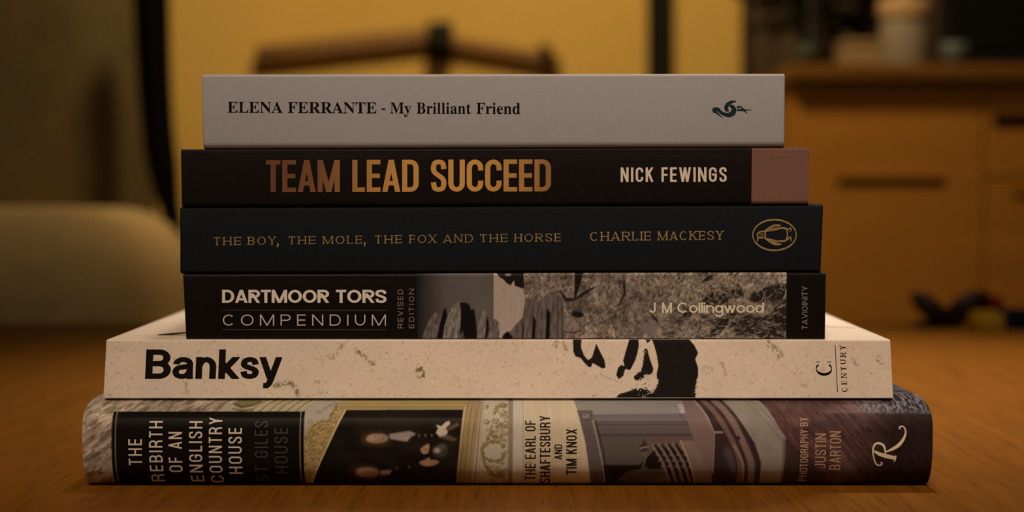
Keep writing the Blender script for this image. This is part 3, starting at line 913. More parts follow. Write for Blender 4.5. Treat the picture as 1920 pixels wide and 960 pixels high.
def blue_black_hardback():
    b = Book(0.016, 0, Z4, Z3, (337.5, 337.5), (1544, 1539), round_prof(0.0246, 0.0014, 0.0013), 0.195)
    t = empty('hardback_book', (0, 0.11, Z3[0]), 'blue-black cloth hardback with thin gold capitals and oval penguin emblem', 'book')
    m, nt, nd, bs = new_mat('blue_black_cloth')
    f = obj_noise(nt, (1, 1, 1), 1500, 3.0)
    nt.links.new(ramp(nt, f, [(0.3, alb(11, 12, 13)), (0.7, alb(20, 21, 22))]), bs.inputs['Base Color'])
    bs.inputs['Roughness'].default_value = 0.7; bs.inputs['Specular IOR Level'].default_value = 0.12
    add_bump(nt, bs, f, 0.5, 0.0002)
    cover(b, 'cover', 0.0024, m, t, 0.0007)
    pages(b, 0.0024, 0.0035, t)
    g = mat_plain('gold_stamping', alb(140, 103, 58), 0.5, 0.35, 700, 0.4, 0.1)
    sl = -6.5 / 575
    P = []
    words = (('THE', 400.7, 451.7), ('BOY', 465.3, 516.5), (',', 519, 522.5), ('THE', 541.2, 591.2), ('MOLE', 605.8, 678.4), (',', 682, 685.5), ('THE', 703.3, 753.3),
             ('FOX', 768.2, 817.3), ('AND', 831.8, 886.7), ('THE', 900.2, 951.3), ('HORSE', 965.2, 1050.8))
    for s_, a, c_ in words:
        if s_ == ',':
            P += horiz([[np.array(v) for v in q] for q in glyph_polys(',', 3, 14, 2.6, 2.6)], 459.8 + sl * (a - 400), 0, 0)
            P[-1:] = P[-1:]
            for q in range(len(P) - 6, len(P)):
                P[q] = [v + np.array([a, 0]) for v in P[q]]
        else:
            P += horiz(text_polys(s_, a, c_, 14.8, 1.7, 1.1, gapf=.42, rnd='wide', serif=1.6, thin=.7), 459.8, sl, 400)
    ink('title_lettering', P, b, g, t, label='thin worn gold title lettering')
    P = []
    for s_, a, c_ in (('CHARLIE', 1106.3, 1220.3), ('MACKESY', 1233.8, 1355.9)):
        P += horiz(text_polys(s_, a, c_, 16.4, 2.1, 1.3, gapf=.34, rnd='wide', serif=1.7, thin=.6), 451.6, -2.2 / 250, 1106)
    ink('author_lettering', P, b, g, t)
    z = lambda pts: [(1380 + x / 8.0, 390 + y / 8.0) for x, y in pts]
    Q = []

    def st(pts, ws, closed=False):
        pts = catmull(z(pts), 6, closed)
        if not hasattr(ws, '__len__'): ws = [ws, ws]
        wq = np.interp(np.linspace(0, 1, len(pts)), np.linspace(0, 1, len(ws)), ws) / 8.0
        Q.extend(ribbon(pts, 1, 1, closed, widths=wq))
    el = [(577 + 326 * math.cos(a), 405 + 230 * math.sin(a)) for a in np.linspace(0, 2 * math.pi, 41)[:-1]]
    n = len(el); pts = z(el)
    wq = [(15 + 9 * abs(math.sin(2 * math.pi * i / n))) / 8.0 for i in range(n)]
    Q.extend(ribbon(pts, 1, 1, True, widths=wq))
    st([(440, 350), (520, 340), (600, 325), (680, 300), (750, 310), (785, 330)], [12, 14, 18, 26, 26, 16])      # back line
    st([(440, 455), (520, 470), (600, 492), (680, 498), (740, 490), (785, 455)], [12, 14, 18, 26, 26, 16])
    st([(757, 320), (768, 360), (770, 420), (757, 470)], [22, 16, 16, 24])
    st([(428, 340), (438, 400), (432, 460)], [16, 22, 16])
    st([(415, 360), (460, 325), (520, 290), (580, 262), (670, 258)], [14, 28, 34, 30, 12])
    st([(500, 325), (560, 312), (620, 288), (665, 262)], [10, 18, 14, 6])
    st([(425, 445), (470, 475), (530, 515), (600, 545), (680, 543)], [14, 28, 34, 30, 12])
    st([(500, 480), (560, 505), (620, 525), (670, 538)], [10, 18, 14, 6])
    st([(425, 355), (370, 355), (325, 385), (325, 430), (360, 450), (420, 445)], [14, 18, 20, 22, 22, 16])
    st([(350, 400), (380, 385), (405, 400), (385, 425), (355, 425)], [8, 12, 10, 12, 8])
    st([(335, 440), (322, 480), (318, 512)], [30, 14, 4])
    st([(785, 325), (810, 300), (830, 325), (805, 355)], [14, 16, 14, 6])
    st([(785, 470), (810, 430), (828, 475), (812, 500)], [14, 16, 14, 6])
    ink('penguin_emblem', Q, b, g, t, label='gold oval emblem with a penguin lying on its side')


def moorland_paperback():
    b = Book(0.014, 0, Z3, (Z2, Z2), (343, 349), (1548.5, 1547), round_prof(0.0242, 0.0010, 0.0004), 0.165)
    t = empty('paperback_book', (0, 0.1, Z2), 'black paperback with bold white title and a brown rock photograph along its spine', 'book')
    m = mat_plain('black_card', alb(16, 10, 8), 0.42, 0.1, 700, 0.12, 0, 0.15, 0.0001)
    cover(b, 'cover', 0.0005, m, t)
    pages(b, 0.0005, 0.0004, t)
    # ---- rock photograph
    c = Canvas(776, 505, 1480, 642, (20, 14, 11))
    xx = np.arange(c.w) + c.ox; yy = np.arange(c.h) + c.oy
    X, Y = np.meshgrid(xx, yy)
    fade = np.clip((X - 778) / 70.0, 0, 1)
    c.put(fade, (84, 70, 60)); c.grain(fade, vnoise(c.h, c.w, 30, 60, seed=1), .9, 1.1)
    rk = c.mask([(926, 505), (1480, 505), (1480, 642), (926, 642)])
    c.put(rk, (106, 84, 68))
    c.grain(rk, vnoise(c.h, c.w, 22, 22, seed=2), .62, 1.38)
    c.grain(rk, vnoise(c.h, c.w, 3.0, 4.5, 30, seed=3), .42, 1.6)
    c.grain(rk, vnoise(c.h, c.w, 9, 14, -25, 3, seed=4), .62, 1.4)
    # grass: wiry strokes and dark hollows
    gr = np.clip((X - 1225) / 60.0, 0, 1) * rk
    c.put(gr * np.clip((vnoise(c.h, c.w, 40, 24, -20, 2, 5) - .48) * 6, 0, 1), (32, 24, 18), .95)
    rs = np.random.RandomState(3)
    for _ in range(800):
        gx, gy = rs.uniform(1235, 1474), rs.uniform(512, 638)
        if gy < 590: an = rs.uniform(0.2, 2.9)
        else: an = rs.uniform(-0.5, 0.6)
        L_ = rs.uniform(6, 20); bend = rs.uniform(-.5, .5)
        p = [(gx, gy), (gx + L_ * .5 * math.cos(an), gy - L_ * .5 * math.sin(an)), (gx + L_ * math.cos(an + bend), gy - L_ * math.sin(an + bend))]
        x0_, y0_ = int(max(0, gx - c.ox - 24)), int(max(0, gy - c.oy - 24))
        sub = Canvas.__new__(Canvas); sub.ox = x0_ + c.ox; sub.oy = y0_ + c.oy
        sub.a = c.a[y0_:y0_ + 48, x0_:x0_ + 48]; sub.h, sub.w = sub.a.shape[:2]
        tone = rs.choice([0, 1, 1, 2])
        sub.line(p, [1.6, .9, .5], [(52, 40, 32), (138, 114, 92), (170, 140, 108)][tone], alpha=.6)
        c.a[y0_:y0_ + 48, x0_:x0_ + 48] = sub.a
    c.grain(gr, vnoise(c.h, c.w, 2, 5, 35, seed=6), .65, 1.35)
    # pale sky panel between the stones
    c.poly([(926, 505), (932, 514), (938, 521), (944, 524), (950, 530), (958, 534), (964, 526), (966, 536), (980, 542), (985, 556), (983, 575), (982, 592), (972, 612), (955, 622), (944, 627), (941, 636), (930, 642), (926, 642)], (150, 122, 102))
    c.grain(c.mask([(926, 505), (985, 505), (985, 642), (926, 642)]), vnoise(c.h, c.w, 2, 30, seed=8), .93, 1.07)
    c.poly([(931, 505), (982, 505), (983, 541), (966, 537), (964, 526), (958, 536), (950, 531), (944, 524), (938, 521), (933, 514)], (26, 19, 15))
    c.ell(953, 516, 6, 2.4, (112, 92, 78), .6)
    # left group of standing stones
    def stone(pts, col, seed, dark=False):
        m_ = c.poly(pts, col, .4)
        if not dark:
            c.grain(m_, vnoise(c.h, c.w, 2.2, 9, 14, seed=seed), .40, 1.45)
    stone([(790, 642), (797, 618), (806, 600), (818, 585), (822, 592), (818, 615), (812, 642)], (92, 75, 63), 11)
    stone([(810, 642), (818, 610), (826, 592), (835, 578), (837, 592), (832, 620), (826, 642)], (96, 78, 66), 12)
    c.poly([(818, 642), (824, 610), (831, 584), (836, 576), (839, 590), (834, 618), (830, 642)], (20, 14, 11), .6)
    stone([(830, 642), (834, 612), (840, 594), (848, 577), (858, 567), (866, 565), (869, 580), (866, 606), (858, 642)], (110, 92, 78), 13)
    c.poly([(858, 642), (864, 612), (864, 580), (862, 567), (874, 568), (881, 572), (884, 582), (889, 578), (893, 600), (896, 642)], (20, 14, 11), .6)
    stone([(858, 642), (862, 628), (868, 620), (873, 642)], (80, 66, 56), 14)
    stone([(895, 642), (897, 612), (903, 592), (909, 579), (914, 596), (915, 620), (910, 642)], (104, 86, 72), 15)
    c.poly([(908, 642), (912, 612), (912, 590), (917, 604), (918, 642)], (22, 16, 12), .5)
    stone([(913, 642), (917, 618), (922, 602), (930, 598), (936, 606), (938, 642)], (92, 76, 64), 16)
    # right group: fluted rock with dark clefts
    m_ = c.poly([(940, 642), (944, 626), (958, 622), (968, 608), (980, 597), (986, 560), (1010, 566), (1040, 550), (1056, 560), (1060, 600), (1058, 642)], (88, 70, 60), .6)
    c.grain(m_, vnoise(c.h, c.w, 3.0, 18, 6, seed=21), .6, 1.35)
    c.poly([(940, 642), (944, 630), (952, 621), (960, 630), (966, 642)], (18, 13, 10), .5)
    for x0_, yt, wd in ((1000, 590, 9), (1026, 576, 11), (1046, 572, 2), (1054, 566, 2), (980, 598, 4)):
        c.poly([(x0_ - wd * .3, 642), (x0_ - wd * .1, yt + 14), (x0_, yt), (x0_ + wd * .6, yt + 12), (x0_ + wd * .4, 642)], (18, 13, 10), .6)
    c.line([(1086, 508), (1083, 535), (1078, 562)], [16, 12, 3], (26, 19, 15), .8)
    c.line([(1050, 545), (1062, 563), (1078, 562), (1100, 548), (1116, 538)], [3, 7, 5, 6, 2], (28, 21, 16), .8)
    c.ell(1083, 590, 12, 6, (26, 19, 15), 1.0, rot=10)
    c.line([(1055, 622), (1075, 624), (1090, 621)], [1, 4, 1], (24, 18, 14), .5)
    c.ell(1072, 612, 18, 10, (120, 100, 76), 4, .5)
    c.line([(1170, 520), (1172, 550), (1160, 575)], [3, 6, 3], (36, 28, 22), 1.0)
    c.line([(1216, 585), (1230, 600), (1238, 612)], [2, 5, 2], (40, 30, 24), .8)
    c.ell(1220, 616, 18, 12, (108, 88, 76), 2.5, .8)
    for _ in range(60):
        gx, gy = rs.uniform(1060, 1235), rs.uniform(515, 636)
        c.line([(gx, gy), (gx + rs.uniform(-5, 5), gy + rs.uniform(4, 12))], [rs.uniform(.8, 2.2), .6], (44, 34, 28), .5, .55)
    u0 = (779 - 343) / 1205.5; u1 = (1475 - 343) / 1205.5
    rows = list(np.interp(np.linspace(0, 1, 14), [0, 1], [0.0, 0.045])) + list(np.linspace(0.055, 0.985, 118)) + [1.0]
    paint_grid('spine_photograph', b, c.a, c.ox, c.oy, u0, u1, mat_print('photograph_ink', 0.4, .06), t, rows)
    w = mat_plain('cream_lettering', alb(205, 172, 148), 0.5, 0.03, 100)
    P = horiz(text_polys('DARTMOOR', 416.5, 617, 24.4, 5.6, 4.3, gap=1.6, rnd='wide'), 567.8) + horiz(text_polys('TORS', 630, 724.8, 24.4, 5.6, 4.3, gap=1.8, rnd='wide'), 567.8)
    ink('title_lettering', P, b, w, t)
    w2 = mat_plain('thin_lettering', alb(176, 146, 126), 0.5, 0.03, 100)
    P = horiz(text_polys('COMPENDIUM', 418, 723.6, 20.6, 2.1, 1.9, gapf=.62, rnd='wide'), 610.4)
    ink('subtitle_lettering', P, b, w2, t)
    gl = mat_plain('grey_rule_ink', alb(72, 58, 50), 0.5, 0.03, 100)
    ink('rule_line', [[(416, 581.2), (726, 581.6), (726, 582.4), (416, 582.0)]], b, gl, t)
    ink('rule_line', [[(416, 617.4), (726, 617.8), (726, 618.6), (416, 618.2)]], b, gl, t)
    g2 = mat_plain('grey_lettering', alb(112, 92, 80), 0.5, 0.03, 100)
    P = vtext('REVISED', 745.6, 755.8, 542.8, 615.5, 1.25, gapf=.42) + vtext('EDITION', 766.6, 776.6, 541.4, 615.5, 1.25, gapf=.42)
    ink('edition_lettering', P, b, g2, t)
    P = []
    for s_, a, c_ in (('J', 1217.7, 1229.5), ('M', 1241, 1259.8), ('Collingwood', 1270, 1432.4)):
        P += horiz(text_polys(s_, a, c_, 19.4, 3.5, 2.9, gap=1.1, rnd='wide'), 586.6)
    ink('author_lettering', P, b, mat_plain('tan_lettering', alb(200, 162, 128), 0.5, 0.03, 100), t, lift=0.00014)
    ink('publisher_lettering', vtext('TAVICINITY', 1503.5, 1514.2, 536.3, 617.8, 1.4, gapf=.2), b, g2, t)


def cream_paperback():
    T = Z2 - Z1
    b = Book(0.006, 0, (Z2, Z2), (Z1, Z1), (193.5, 193.5), (1675, 1675), round_prof(T, 0.0007, 0.0003, 0.0056), 0.225)
    t = empty('large_book', (0, 0.12, Z1), 'wide cream paperback with heavy black title and ink blots, lying on the bottom book', 'book')
    m, nt, nd, bs = new_mat('cream_card')
    f = obj_noise(nt, (1, 1, 1), 26.0, 7.0, 0.7)
    nt.links.new(ramp(nt, f, [(0.0, alb(150, 118, 78)), (0.33, alb(182, 147, 116)), (0.6, alb(188, 153, 124))]), bs.inputs['Base Color'])
    bs.inputs['Roughness'].default_value = 0.5; bs.inputs['Specular IOR Level'].default_value = 0.35
    cover(b, 'cover', 0.0006, m, t, 0.0005)
    pages(b, 0.0006, 0.0004, t)
    c = Canvas(188, 628, 1680, 754, (186, 151, 122))
    full = np.ones((c.h, c.w))
    c.grain(full, vnoise(c.h, c.w, 60, 40, seed=31), .96, 1.04)
    c.grain(full, vnoise(c.h, c.w, 1.6, 1.6, seed=32), .95, 1.05)
    sp = vnoise(c.h, c.w, 5, 7, 20, 3, 33); c.put(np.clip((sp - .88) * 9, 0, 1), (140, 108, 66), .4)
    X, Y = np.meshgrid(np.arange(c.w) + c.ox, np.arange(c.h) + c.oy)

    def stain(pts, wd, col, al=.8, seed=1):
        m_ = np.zeros((c.h, c.w)); P_ = catmull(pts, 5)
        for q in ribbon(P_, wd, wd): m_ = np.maximum(m_, c.mask(q))
        m_ = gblur(m_, 1.6) * np.clip((vnoise(c.h, c.w, 3.5, 5, 20, 3, seed) - .36) * 5, 0, 1)
        c.put(m_, col, al)
    stain([(612, 664), (622, 672), (634, 658), (640, 644)], 7, (128, 98, 58), .8, 1)
    stain([(664, 655), (680, 668), (696, 682), (704, 680)], 7, (96, 78, 36), .95, 2)
    stain([(512, 724), (524, 722), (538, 718), (550, 722), (556, 734), (562, 745)], 8, (92, 76, 32), 1.0, 3)
    stain([(594, 712), (600, 724), (602, 740)], 6, (122, 100, 56), .8, 4)
    stain([(340, 714), (349, 722), (352, 742)], 5, (112, 92, 62), .7, 5)
    stain([(782, 690), (792, 700), (786, 710)], 15, (94, 76, 30), 1.0, 6)
    stain([(1048, 640), (1040, 652)], 9, (80, 60, 36), .9, 7)
    stain([(1058, 640), (1062, 655), (1058, 664)], 8, (128, 100, 58), .8, 8)
    stain([(1440, 640), (1462, 660), (1468, 674)], 13, (118, 96, 54), .85, 9)
    stain([(1500, 722), (1515, 726)], 6, (130, 104, 64), .6, 10)
    stain([(1652, 668), (1654, 684)], 11, (112, 92, 46), .85, 11)
    stain([(1600, 672), (1612, 686)], 6, (120, 96, 60), .6, 12)
    stain([(1354, 676), (1362, 706)], 7, (130, 104, 66), .7, 13)
    stain([(1320, 690), (1336, 700)], 18, (140, 110, 74), .6, 14)
    rs = np.random.RandomState(12)
    for _ in range(150):
        gx, gy = rs.uniform(200, 1668), rs.uniform(640, 744)
        c.ell(gx, gy, rs.uniform(.5, 1.7), rs.uniform(.5, 1.5), (96, 72, 44), .4, rs.uniform(.3, .9), rs.uniform(0, 180))
    # ink blots
    K = np.zeros((c.h, c.w))
    blots = [
        [(1075.5, 630), (1092, 630), (1091, 652), (1096, 666), (1104, 676), (1111, 671), (1118, 650), (1119, 643), (1127, 660), (1135, 676), (1137, 690), (1131, 692), (1119, 685), (1112, 681), (1110, 689), (1105, 689), (1096, 680), (1090, 672), (1080, 669), (1076, 660)],
        [(1184, 630), (1201, 630), (1199, 656), (1193, 676), (1183, 695), (1173, 692), (1170, 676), (1176, 656)],
        [(1167, 684), (1174, 690), (1170, 706), (1161, 712), (1156, 704), (1160, 690)],
        [(1210, 655), (1216, 654), (1220, 672), (1227, 692), (1224, 702), (1210, 704), (1202, 714), (1190, 714), (1190, 706), (1204, 694), (1208, 676)],
        [(1208, 630), (1226, 630), (1222, 640), (1216, 644)],
        [(1222, 630), (1290, 630), (1305, 648), (1312, 662), (1306, 674), (1311, 690), (1310, 706), (1304, 730), (1306, 758), (1148, 758), (1160, 740), (1182, 733), (1196, 728), (1212, 730), (1224, 738), (1236, 716), (1232, 704), (1236, 686), (1233, 664), (1228, 646)]]
    for pl in blots: K = np.maximum(K, c.mask(pl))
    Kb = gblur(K, 1.1)
    rag = np.clip((X - 1150) / 40, 0, 1) * np.clip((Y - 690) / 30, 0, 1) * .6 + np.clip((X - 1190) / 20, 0, 1) * np.clip((1222 - X) / 10, 0, 1) * .5
    nz = vnoise(c.h, c.w, 2.0, 2.0, 0, 2, 41) - .5
    Kf = np.clip((gblur(K, 1.1) * (1 - rag) + gblur(K, 4.0) * rag + nz * (.12 + rag * 1.1) - .5) * 5 + .5, 0, 1)
    c.put(Kf, (22, 15, 11))
    c.line([(1124, 700), (1138, 708), (1160, 716)], .8, (100, 66, 40), .4, .8)
    rows = [0, .004, .01, .018, .026, .034] + list(np.linspace(0.045, 0.985, 112)) + [1.0]
    paint_grid('spine_artwork', b, c.a, c.ox, c.oy, 0.0006, 0.9994, mat_print('cream_card_print', 0.5, .06), t, rows)
    k = mat_plain('black_print_heavy', (0.008, 0.0065, 0.006), 0.6, 0.05, 100, 0.05)
    P = []
    H = 55.0
    for s_, a, c_, tx, ty in (('B', 270, 318, 13.6, 10), ('a', 321.0, 360.5, 12.2, 9), ('n', 364.5, 403, 12.6, 9.6), ('k', 407.5, 447.0, 12.8, 10), ('s', 448.5, 484, 12.2, 9), ('y', 484, 526.5, 12.2, 9.6)):
        P += horiz(text_polys(s_, a, c_, H, tx, ty, rnd='wide'), 710.3)
    ink('title_lettering', P, b, k, t, lift=0.0001, band=None)
    P = upward(text_polys('C', -704.6, -678.6, 30.6, 5.2, 1.6, rnd='wide'), 1562.5)
    P += [[(1532.2, 677.8), (1540, 677.8), (1540, 679), (1532.2, 679)], [(1554, 677.8), (1561.5, 677.8), (1561.5, 679), (1554, 679)]]
    ink('imprint_initial', P, b, k, t)
    ink('imprint_rule', [[(1569.4, 647), (1570.8, 647), (1571.6, 735), (1570.2, 735)]], b, k, t)
    ink('imprint_lettering', upward(text_polys('CENTURY', -735, -647.5, 10.6, 1.9, .8, rnd='wide', serif=1.5, thin=.55, gapf=.6), 1589.5), b, k, t)
    # part of the big front-cover letter that shows beside the book above
    V, F = [], []
    pts = catmull([(-0.132, 0.0345), (-0.127, 0.043), (-0.119, 0.052), (-0.108, 0.058), (-0.095, 0.060)], 6)
    for q in ribbon(pts, 0.006, 0.006):
        i = len(V); V += [(p[0], p[1], Z2 + 0.00006) for p in q]; F.append((i, i + 1, i + 2, i + 3))
    for q in ribbon([(-0.1335, 0.0335), (-0.09, 0.0335)], 0.002, 0.002):
        i = len(V); V += [(p[0], p[1], Z2 + 0.00007) for p in q]; F.append((i, i + 1, i + 2, i + 3))
    mesh_obj('cover_lettering', V, F, k, t)
    V, F = [], []
    for q in ribbon([(0.105, 0.0870), (0.122, 0.0815), (0.1358, 0.0702)], 0.0022, 0.0022):
        i = len(V); V += [(p[0], p[1], Z2 + 0.00006) for p in q]; F.append((i, i + 1, i + 2, i + 3))
    mesh_obj('cover_crease', V, F, mat_plain('tan_crease', alb(120, 92, 64), 0.6, 0.05, 100), t)


def country_house_hardback():
    prof = [(0, .0300), (.012, .0215), (.035, .0155), (.06, .0100), (.09, .0062), (.13, .0035), (.20, .0014), (.30, .0004), (.40, .0001), (.5, 0), (.62, .0003), (.72, .0010), (.80, .0020), (.88, .0038), (.94, .0058), (.98, .0078), (1, .0095)]
    b = Book(-0.0095, 0, (Z1, Z1), (0.0002, 0.0002), (152, 156), (1751, 1748), prof, 0.27)
    t = empty('large_hardback_book', (0, 0.12, 0), 'large jacketed hardback with a picture-covered spine, at the bottom of the stack on the table', 'book')
    m, nt, nd, bs = new_mat('jacket_print')
    tc = nd.new('ShaderNodeTexCoord'); sx = nd.new('ShaderNodeSeparateXYZ'); nt.links.new(tc.outputs['Object'], sx.inputs[0])
    mr = nd.new('ShaderNodeMapRange'); nt.links.new(sx.outputs['X'], mr.inputs['Value'])
    mr.inputs['From Min'].default_value = -0.10; mr.inputs['From Max'].default_value = 0.10
    f = obj_noise(nt, (1, 1.6, 1), 130.0, 4.0, 0.65)
    stone = ramp(nt, f, [(0.3, alb(104, 84, 66)), (0.7, alb(140, 114, 90))])
    carpet = ramp(nt, f, [(0.40, alb(20, 15, 14)), (0.62, alb(70, 60, 58))])
    nt.links.new(set_mix(nt, mr.outputs[0], stone, carpet), bs.inputs['Base Color'])
    bs.inputs['Roughness'].default_value = 0.45; bs.inputs['Specular IOR Level'].default_value = 0.3
    cover(b, 'jacket', 0.003, m, t, 0.0009)
    pages(b, 0.003, 0.004, t)
    # ---------------- spine picture
    c = Canvas(146, 744, 1756, 914, (128, 108, 90))
    X, Y = np.meshgrid(np.arange(c.w) + c.ox, np.arange(c.h) + c.oy)
    N = lambda cx, cy, a=0, o=3, s=0: vnoise(c.h, c.w, cx, cy, a, o, s)
    # rough stone at the left and above the label
    st = c.mask([(140, 740), (432, 740), (424, 772), (424, 914), (140, 914)])
    c.put(st, (146, 116, 90))
    c.grain(st, N(22, 7, -38, 3, 51), .5, 1.45); c.grain(st, N(3.5, 3, -38, 2, 52), .8, 1.2)
    c.put(st * np.clip((N(16, 5, -36, 2, 53) - .66) * 6, 0, 1), (84, 62, 44), .7)
    c.line([(394, 752), (386, 758), (380, 764), (376, 771)], [1, 2, 2, 2], (52, 30, 26), .5)
    # moulding strip
    ms = c.mask([(424, 740), (640, 740), (640, 772), (424, 772)])
    c.put(ms, (152, 128, 96)); c.grain(ms, N(3, 14, 50, 2, 54), .8, 1.15)
    for k_ in range(8):
        x = 470 + k_ * 17
        c.line([(x + 26, 748), (x + 10, 758), (x - 4, 774)], [2.5, 2, 2.5], (100, 76, 42), .5, .9)
        c.line([(x + 32, 748), (x + 16, 758), (x + 2, 774)], [2, 1.6, 2], (176, 140, 84), .5, .8)
    c.poly([(430, 756), (446, 764), (480, 757), (478, 748), (436, 748)], (112, 92, 56), 1.2)
    c.line([(430, 757), (448, 764), (470, 760), (482, 752)], [4, 5, 4, 2], (70, 54, 34), .8)
    c.line([(432, 767), (452, 771), (472, 768)], [3, 4, 3], (92, 74, 44), .8)
    # white panel and carved gilt corner
    wp = [(570, 770), (586, 752), (640, 752), (640, 780), (600, 820), (570, 850)]
    c.poly(wp, (148, 124, 102), 1.5)
    gc = [(568, 826), (584, 796), (600, 787), (614, 787), (626, 756), (890, 752), (892, 772), (648, 771), (580, 914), (568, 890)]
    gm = c.poly(gc, (146, 114, 68), .8)
    c.grain(gm, N(4, 3, 40, 3, 55), .62, 1.25)
    c.line([(572, 834), (587, 800), (601, 791), (616, 791), (630, 760)], 1.4, (88, 62, 30), .4)
    c.line([(578, 838), (592, 805), (604, 797), (618, 797)], 1.2, (92, 66, 32), .4)
    rs = np.random.RandomState(9)
    for (x, y, r) in ((588, 832, 7), (598, 818, 5), (582, 850, 8), (600, 806, 4), (578, 872, 6), (592, 846, 5), (610, 806, 4), (584, 888, 4)):
        a0 = rs.uniform(0, 6); pts = [(x + (r * (1 - i / 14)) * math.cos(a0 + i * .45), y + (r * (1 - i / 14)) * math.sin(a0 + i * .45)) for i in range(12)]
        c.line(pts, 1.8, (84, 54, 26), .4, .9); c.line([(p[0] + 1.2, p[1] + 1.2) for p in pts], 1.2, (190, 148, 82), .4, .7)
    for (x, y) in ((596, 774), (606, 768), (614, 762), (622, 758), (582, 792)):
        c.line([(x - 4, y + 3), (x, y - 3), (x + 4, y), (x + 1, y + 3)], 1.4, (84, 60, 34), .4, .9, True)
    # gilt frame bands along the dark painting
    c.poly([(628, 752), (880, 750), (878, 769), (642, 770)], (148, 116, 68), .6)
    for x in range(636, 876, 5): c.line([(x, 767), (x + 4, 761)], 1.7, (92, 66, 32), .4, .85)
    c.line([(630, 758), (880, 756)], 1.2, (110, 82, 40), .4, .8)
    c.line([(646, 770), (578, 912)], 2.2, (178, 146, 92), .4)
    fr = c.poly([(872, 754), (902, 752), (884, 914), (852, 914), (868, 772)], (138, 106, 68), .6)
    c.grain(fr, N(3, 60, 8, 2, 56), .78, 1.16)
    c.line([(872, 762), (856, 912)], 1.4, (186, 156, 100), .4); c.line([(884, 760), (869, 912)], 1.2, (96, 70, 38), .5, .8); c.line([(893, 758), (877, 912)], 1.2, (112, 86, 48), .5, .8)
    pm = c.poly([(648, 769.5), (868.5, 768.5), (854, 914), (580, 914)], (24, 16, 11), .4)
    c.grain(pm, N(26, 18, 0, 3, 57), .7, 1.4)
    c.ell(740, 812, 70, 30, (34, 24, 15), 14, .7); c.ell(840, 860, 26, 50, (36, 26, 18), 10, .6)
    # the two half-length sitters, lying on their sides as on the spine
    def sitter(cx, cy, s, tilt, collar):
        c.ell(cx - 4 * s, cy, 29 * s, 14 * s, (52, 33, 18), 3.0, .9, tilt)
        c.ell(cx + 6 * s, cy + 9 * s, 24 * s, 6 * s, (58, 38, 20), 3, .7, tilt); c.ell(cx - 20 * s, cy, 9 * s, 9 * s, (60, 38, 20), 2.5, .7, tilt)
        c.ell(cx, cy, 21 * s, 8.6 * s, (140, 103, 78), 1.6, 1, tilt)
        c.ell(cx - 9 * s, cy - 1 * s, 9 * s, 5 * s, (166, 122, 90), 2, .7, tilt)
        c.line([(cx - 4 * s, cy - 4.5 * s), (cx - 3 * s, cy - 1 * s)], 2.0, (84, 48, 36), .7, .8)
        c.line([(cx - 6 * s, cy + 2 * s), (cx - 4 * s, cy + 5 * s)], 1.8, (92, 54, 40), .7, .8)
        c.line([(cx + 1 * s, cy + 3 * s), (cx + 7 * s, cy + 4.5 * s)], 1.8, (104, 62, 46), .7, .8)
        c.line([(cx + 11 * s, cy - 1 * s), (cx + 11.5 * s, cy + 4 * s)], 2.2, (112, 50, 44), .6, .9)
        c.poly(collar, (142, 118, 100), 1.2)
    sitter(707.5, 822.5, 1.0, -3, [(730, 815), (748, 812), (768, 809), (780, 814), (770, 820), (764, 828), (748, 826), (732, 823)])
    for q in (((734, 818), (768, 811)), ((738, 822), (776, 815))): c.line(q, 1.1, (88, 70, 62), .4, .8)
    sitter(688, 886, 1.05, 0, [(714, 883), (734, 882), (730, 890), (712, 891)])
    for (x, y) in ((786, 817), (798, 817), (810, 817), (744, 878), (767, 876)): c.ell(x, y, 1.8, 3, (92, 78, 42), .9, .8)
    # white bird, hands and glass bowl
    c.poly([(818, 797), (828, 800), (836, 792), (843, 790), (844, 796), (836, 803), (840, 810), (836, 818), (826, 820), (818, 812), (822, 804)], (176, 146, 120), .8)
    c.poly([(838, 803), (858, 793), (862, 798), (842, 808)], (96, 68, 44), 1.4, .8); c.poly([(822, 820), (838, 815), (858, 824), (852, 828)], (92, 66, 42), 1.4, .8)
    c.ell(826, 846, 13, 12, (58, 48, 40), 2.5, .9); c.ell(820, 845, 6, 4, (168, 142, 116), 2.2, .9); c.ell(830, 838, 8, 4, (90, 78, 66), 2.4, .6)
    c.poly([(789, 842), (795, 837), (804, 832), (806, 838), (803, 850), (795, 852), (790, 848)], (150, 106, 76), 1.0)
    for q in (((793, 842), (804, 841)), ((794, 846), (803, 845))): c.line(q, .8, (96, 60, 40), .4, .8)
    c.poly([(786, 867), (796, 863), (806, 858), (806, 863), (818, 863), (824, 867), (814, 873), (800, 875), (790, 872)], (146, 102, 72), 1.0)
    c.line([(808, 869), (822, 866)], .9, (92, 58, 40), .4, .8)
    # beading and scroll-work pilaster
    c.poly([(902, 748), (962, 748), (958, 914), (884, 914)], (164, 138, 112), .5)
    for y in range(756, 912, 5):
        x = 903.5 - (y - 756) * .088
        c.ell(x, y, 2.4, 1.9, (104, 80, 46), .5, .9)
    c.line([(907.5, 750), (897, 912)], 1.0, (128, 100, 64), .4, .8)
    def scroll(x, y, r, a0, d, col=(128, 98, 48)):
        pts = [(x + r * math.cos(a0 + d * i * .42) * (1 - i / 20), y + r * math.sin(a0 + d * i * .42) * (1 - i / 20)) for i in range(17)]
        c.line(pts, [2.6, 2.2, 1.6, 1.2], col, .4, 1)
    for (x, y, r, a, d) in ((912, 790, 7, 0, 1), (930, 789, 7, 3, -1), (945, 760, 6, 1, 1), (928, 770, 5, 2, -1), (946, 776, 6, 4, 1), (948, 798, 7, 5, -1), (922, 812, 6, 1, 1), (938, 816, 6, 3, -1)):
        scroll(x, y, r, a, d); scroll(x + 1, y + 1, r * .6, a + 2, -d, (96, 74, 40))
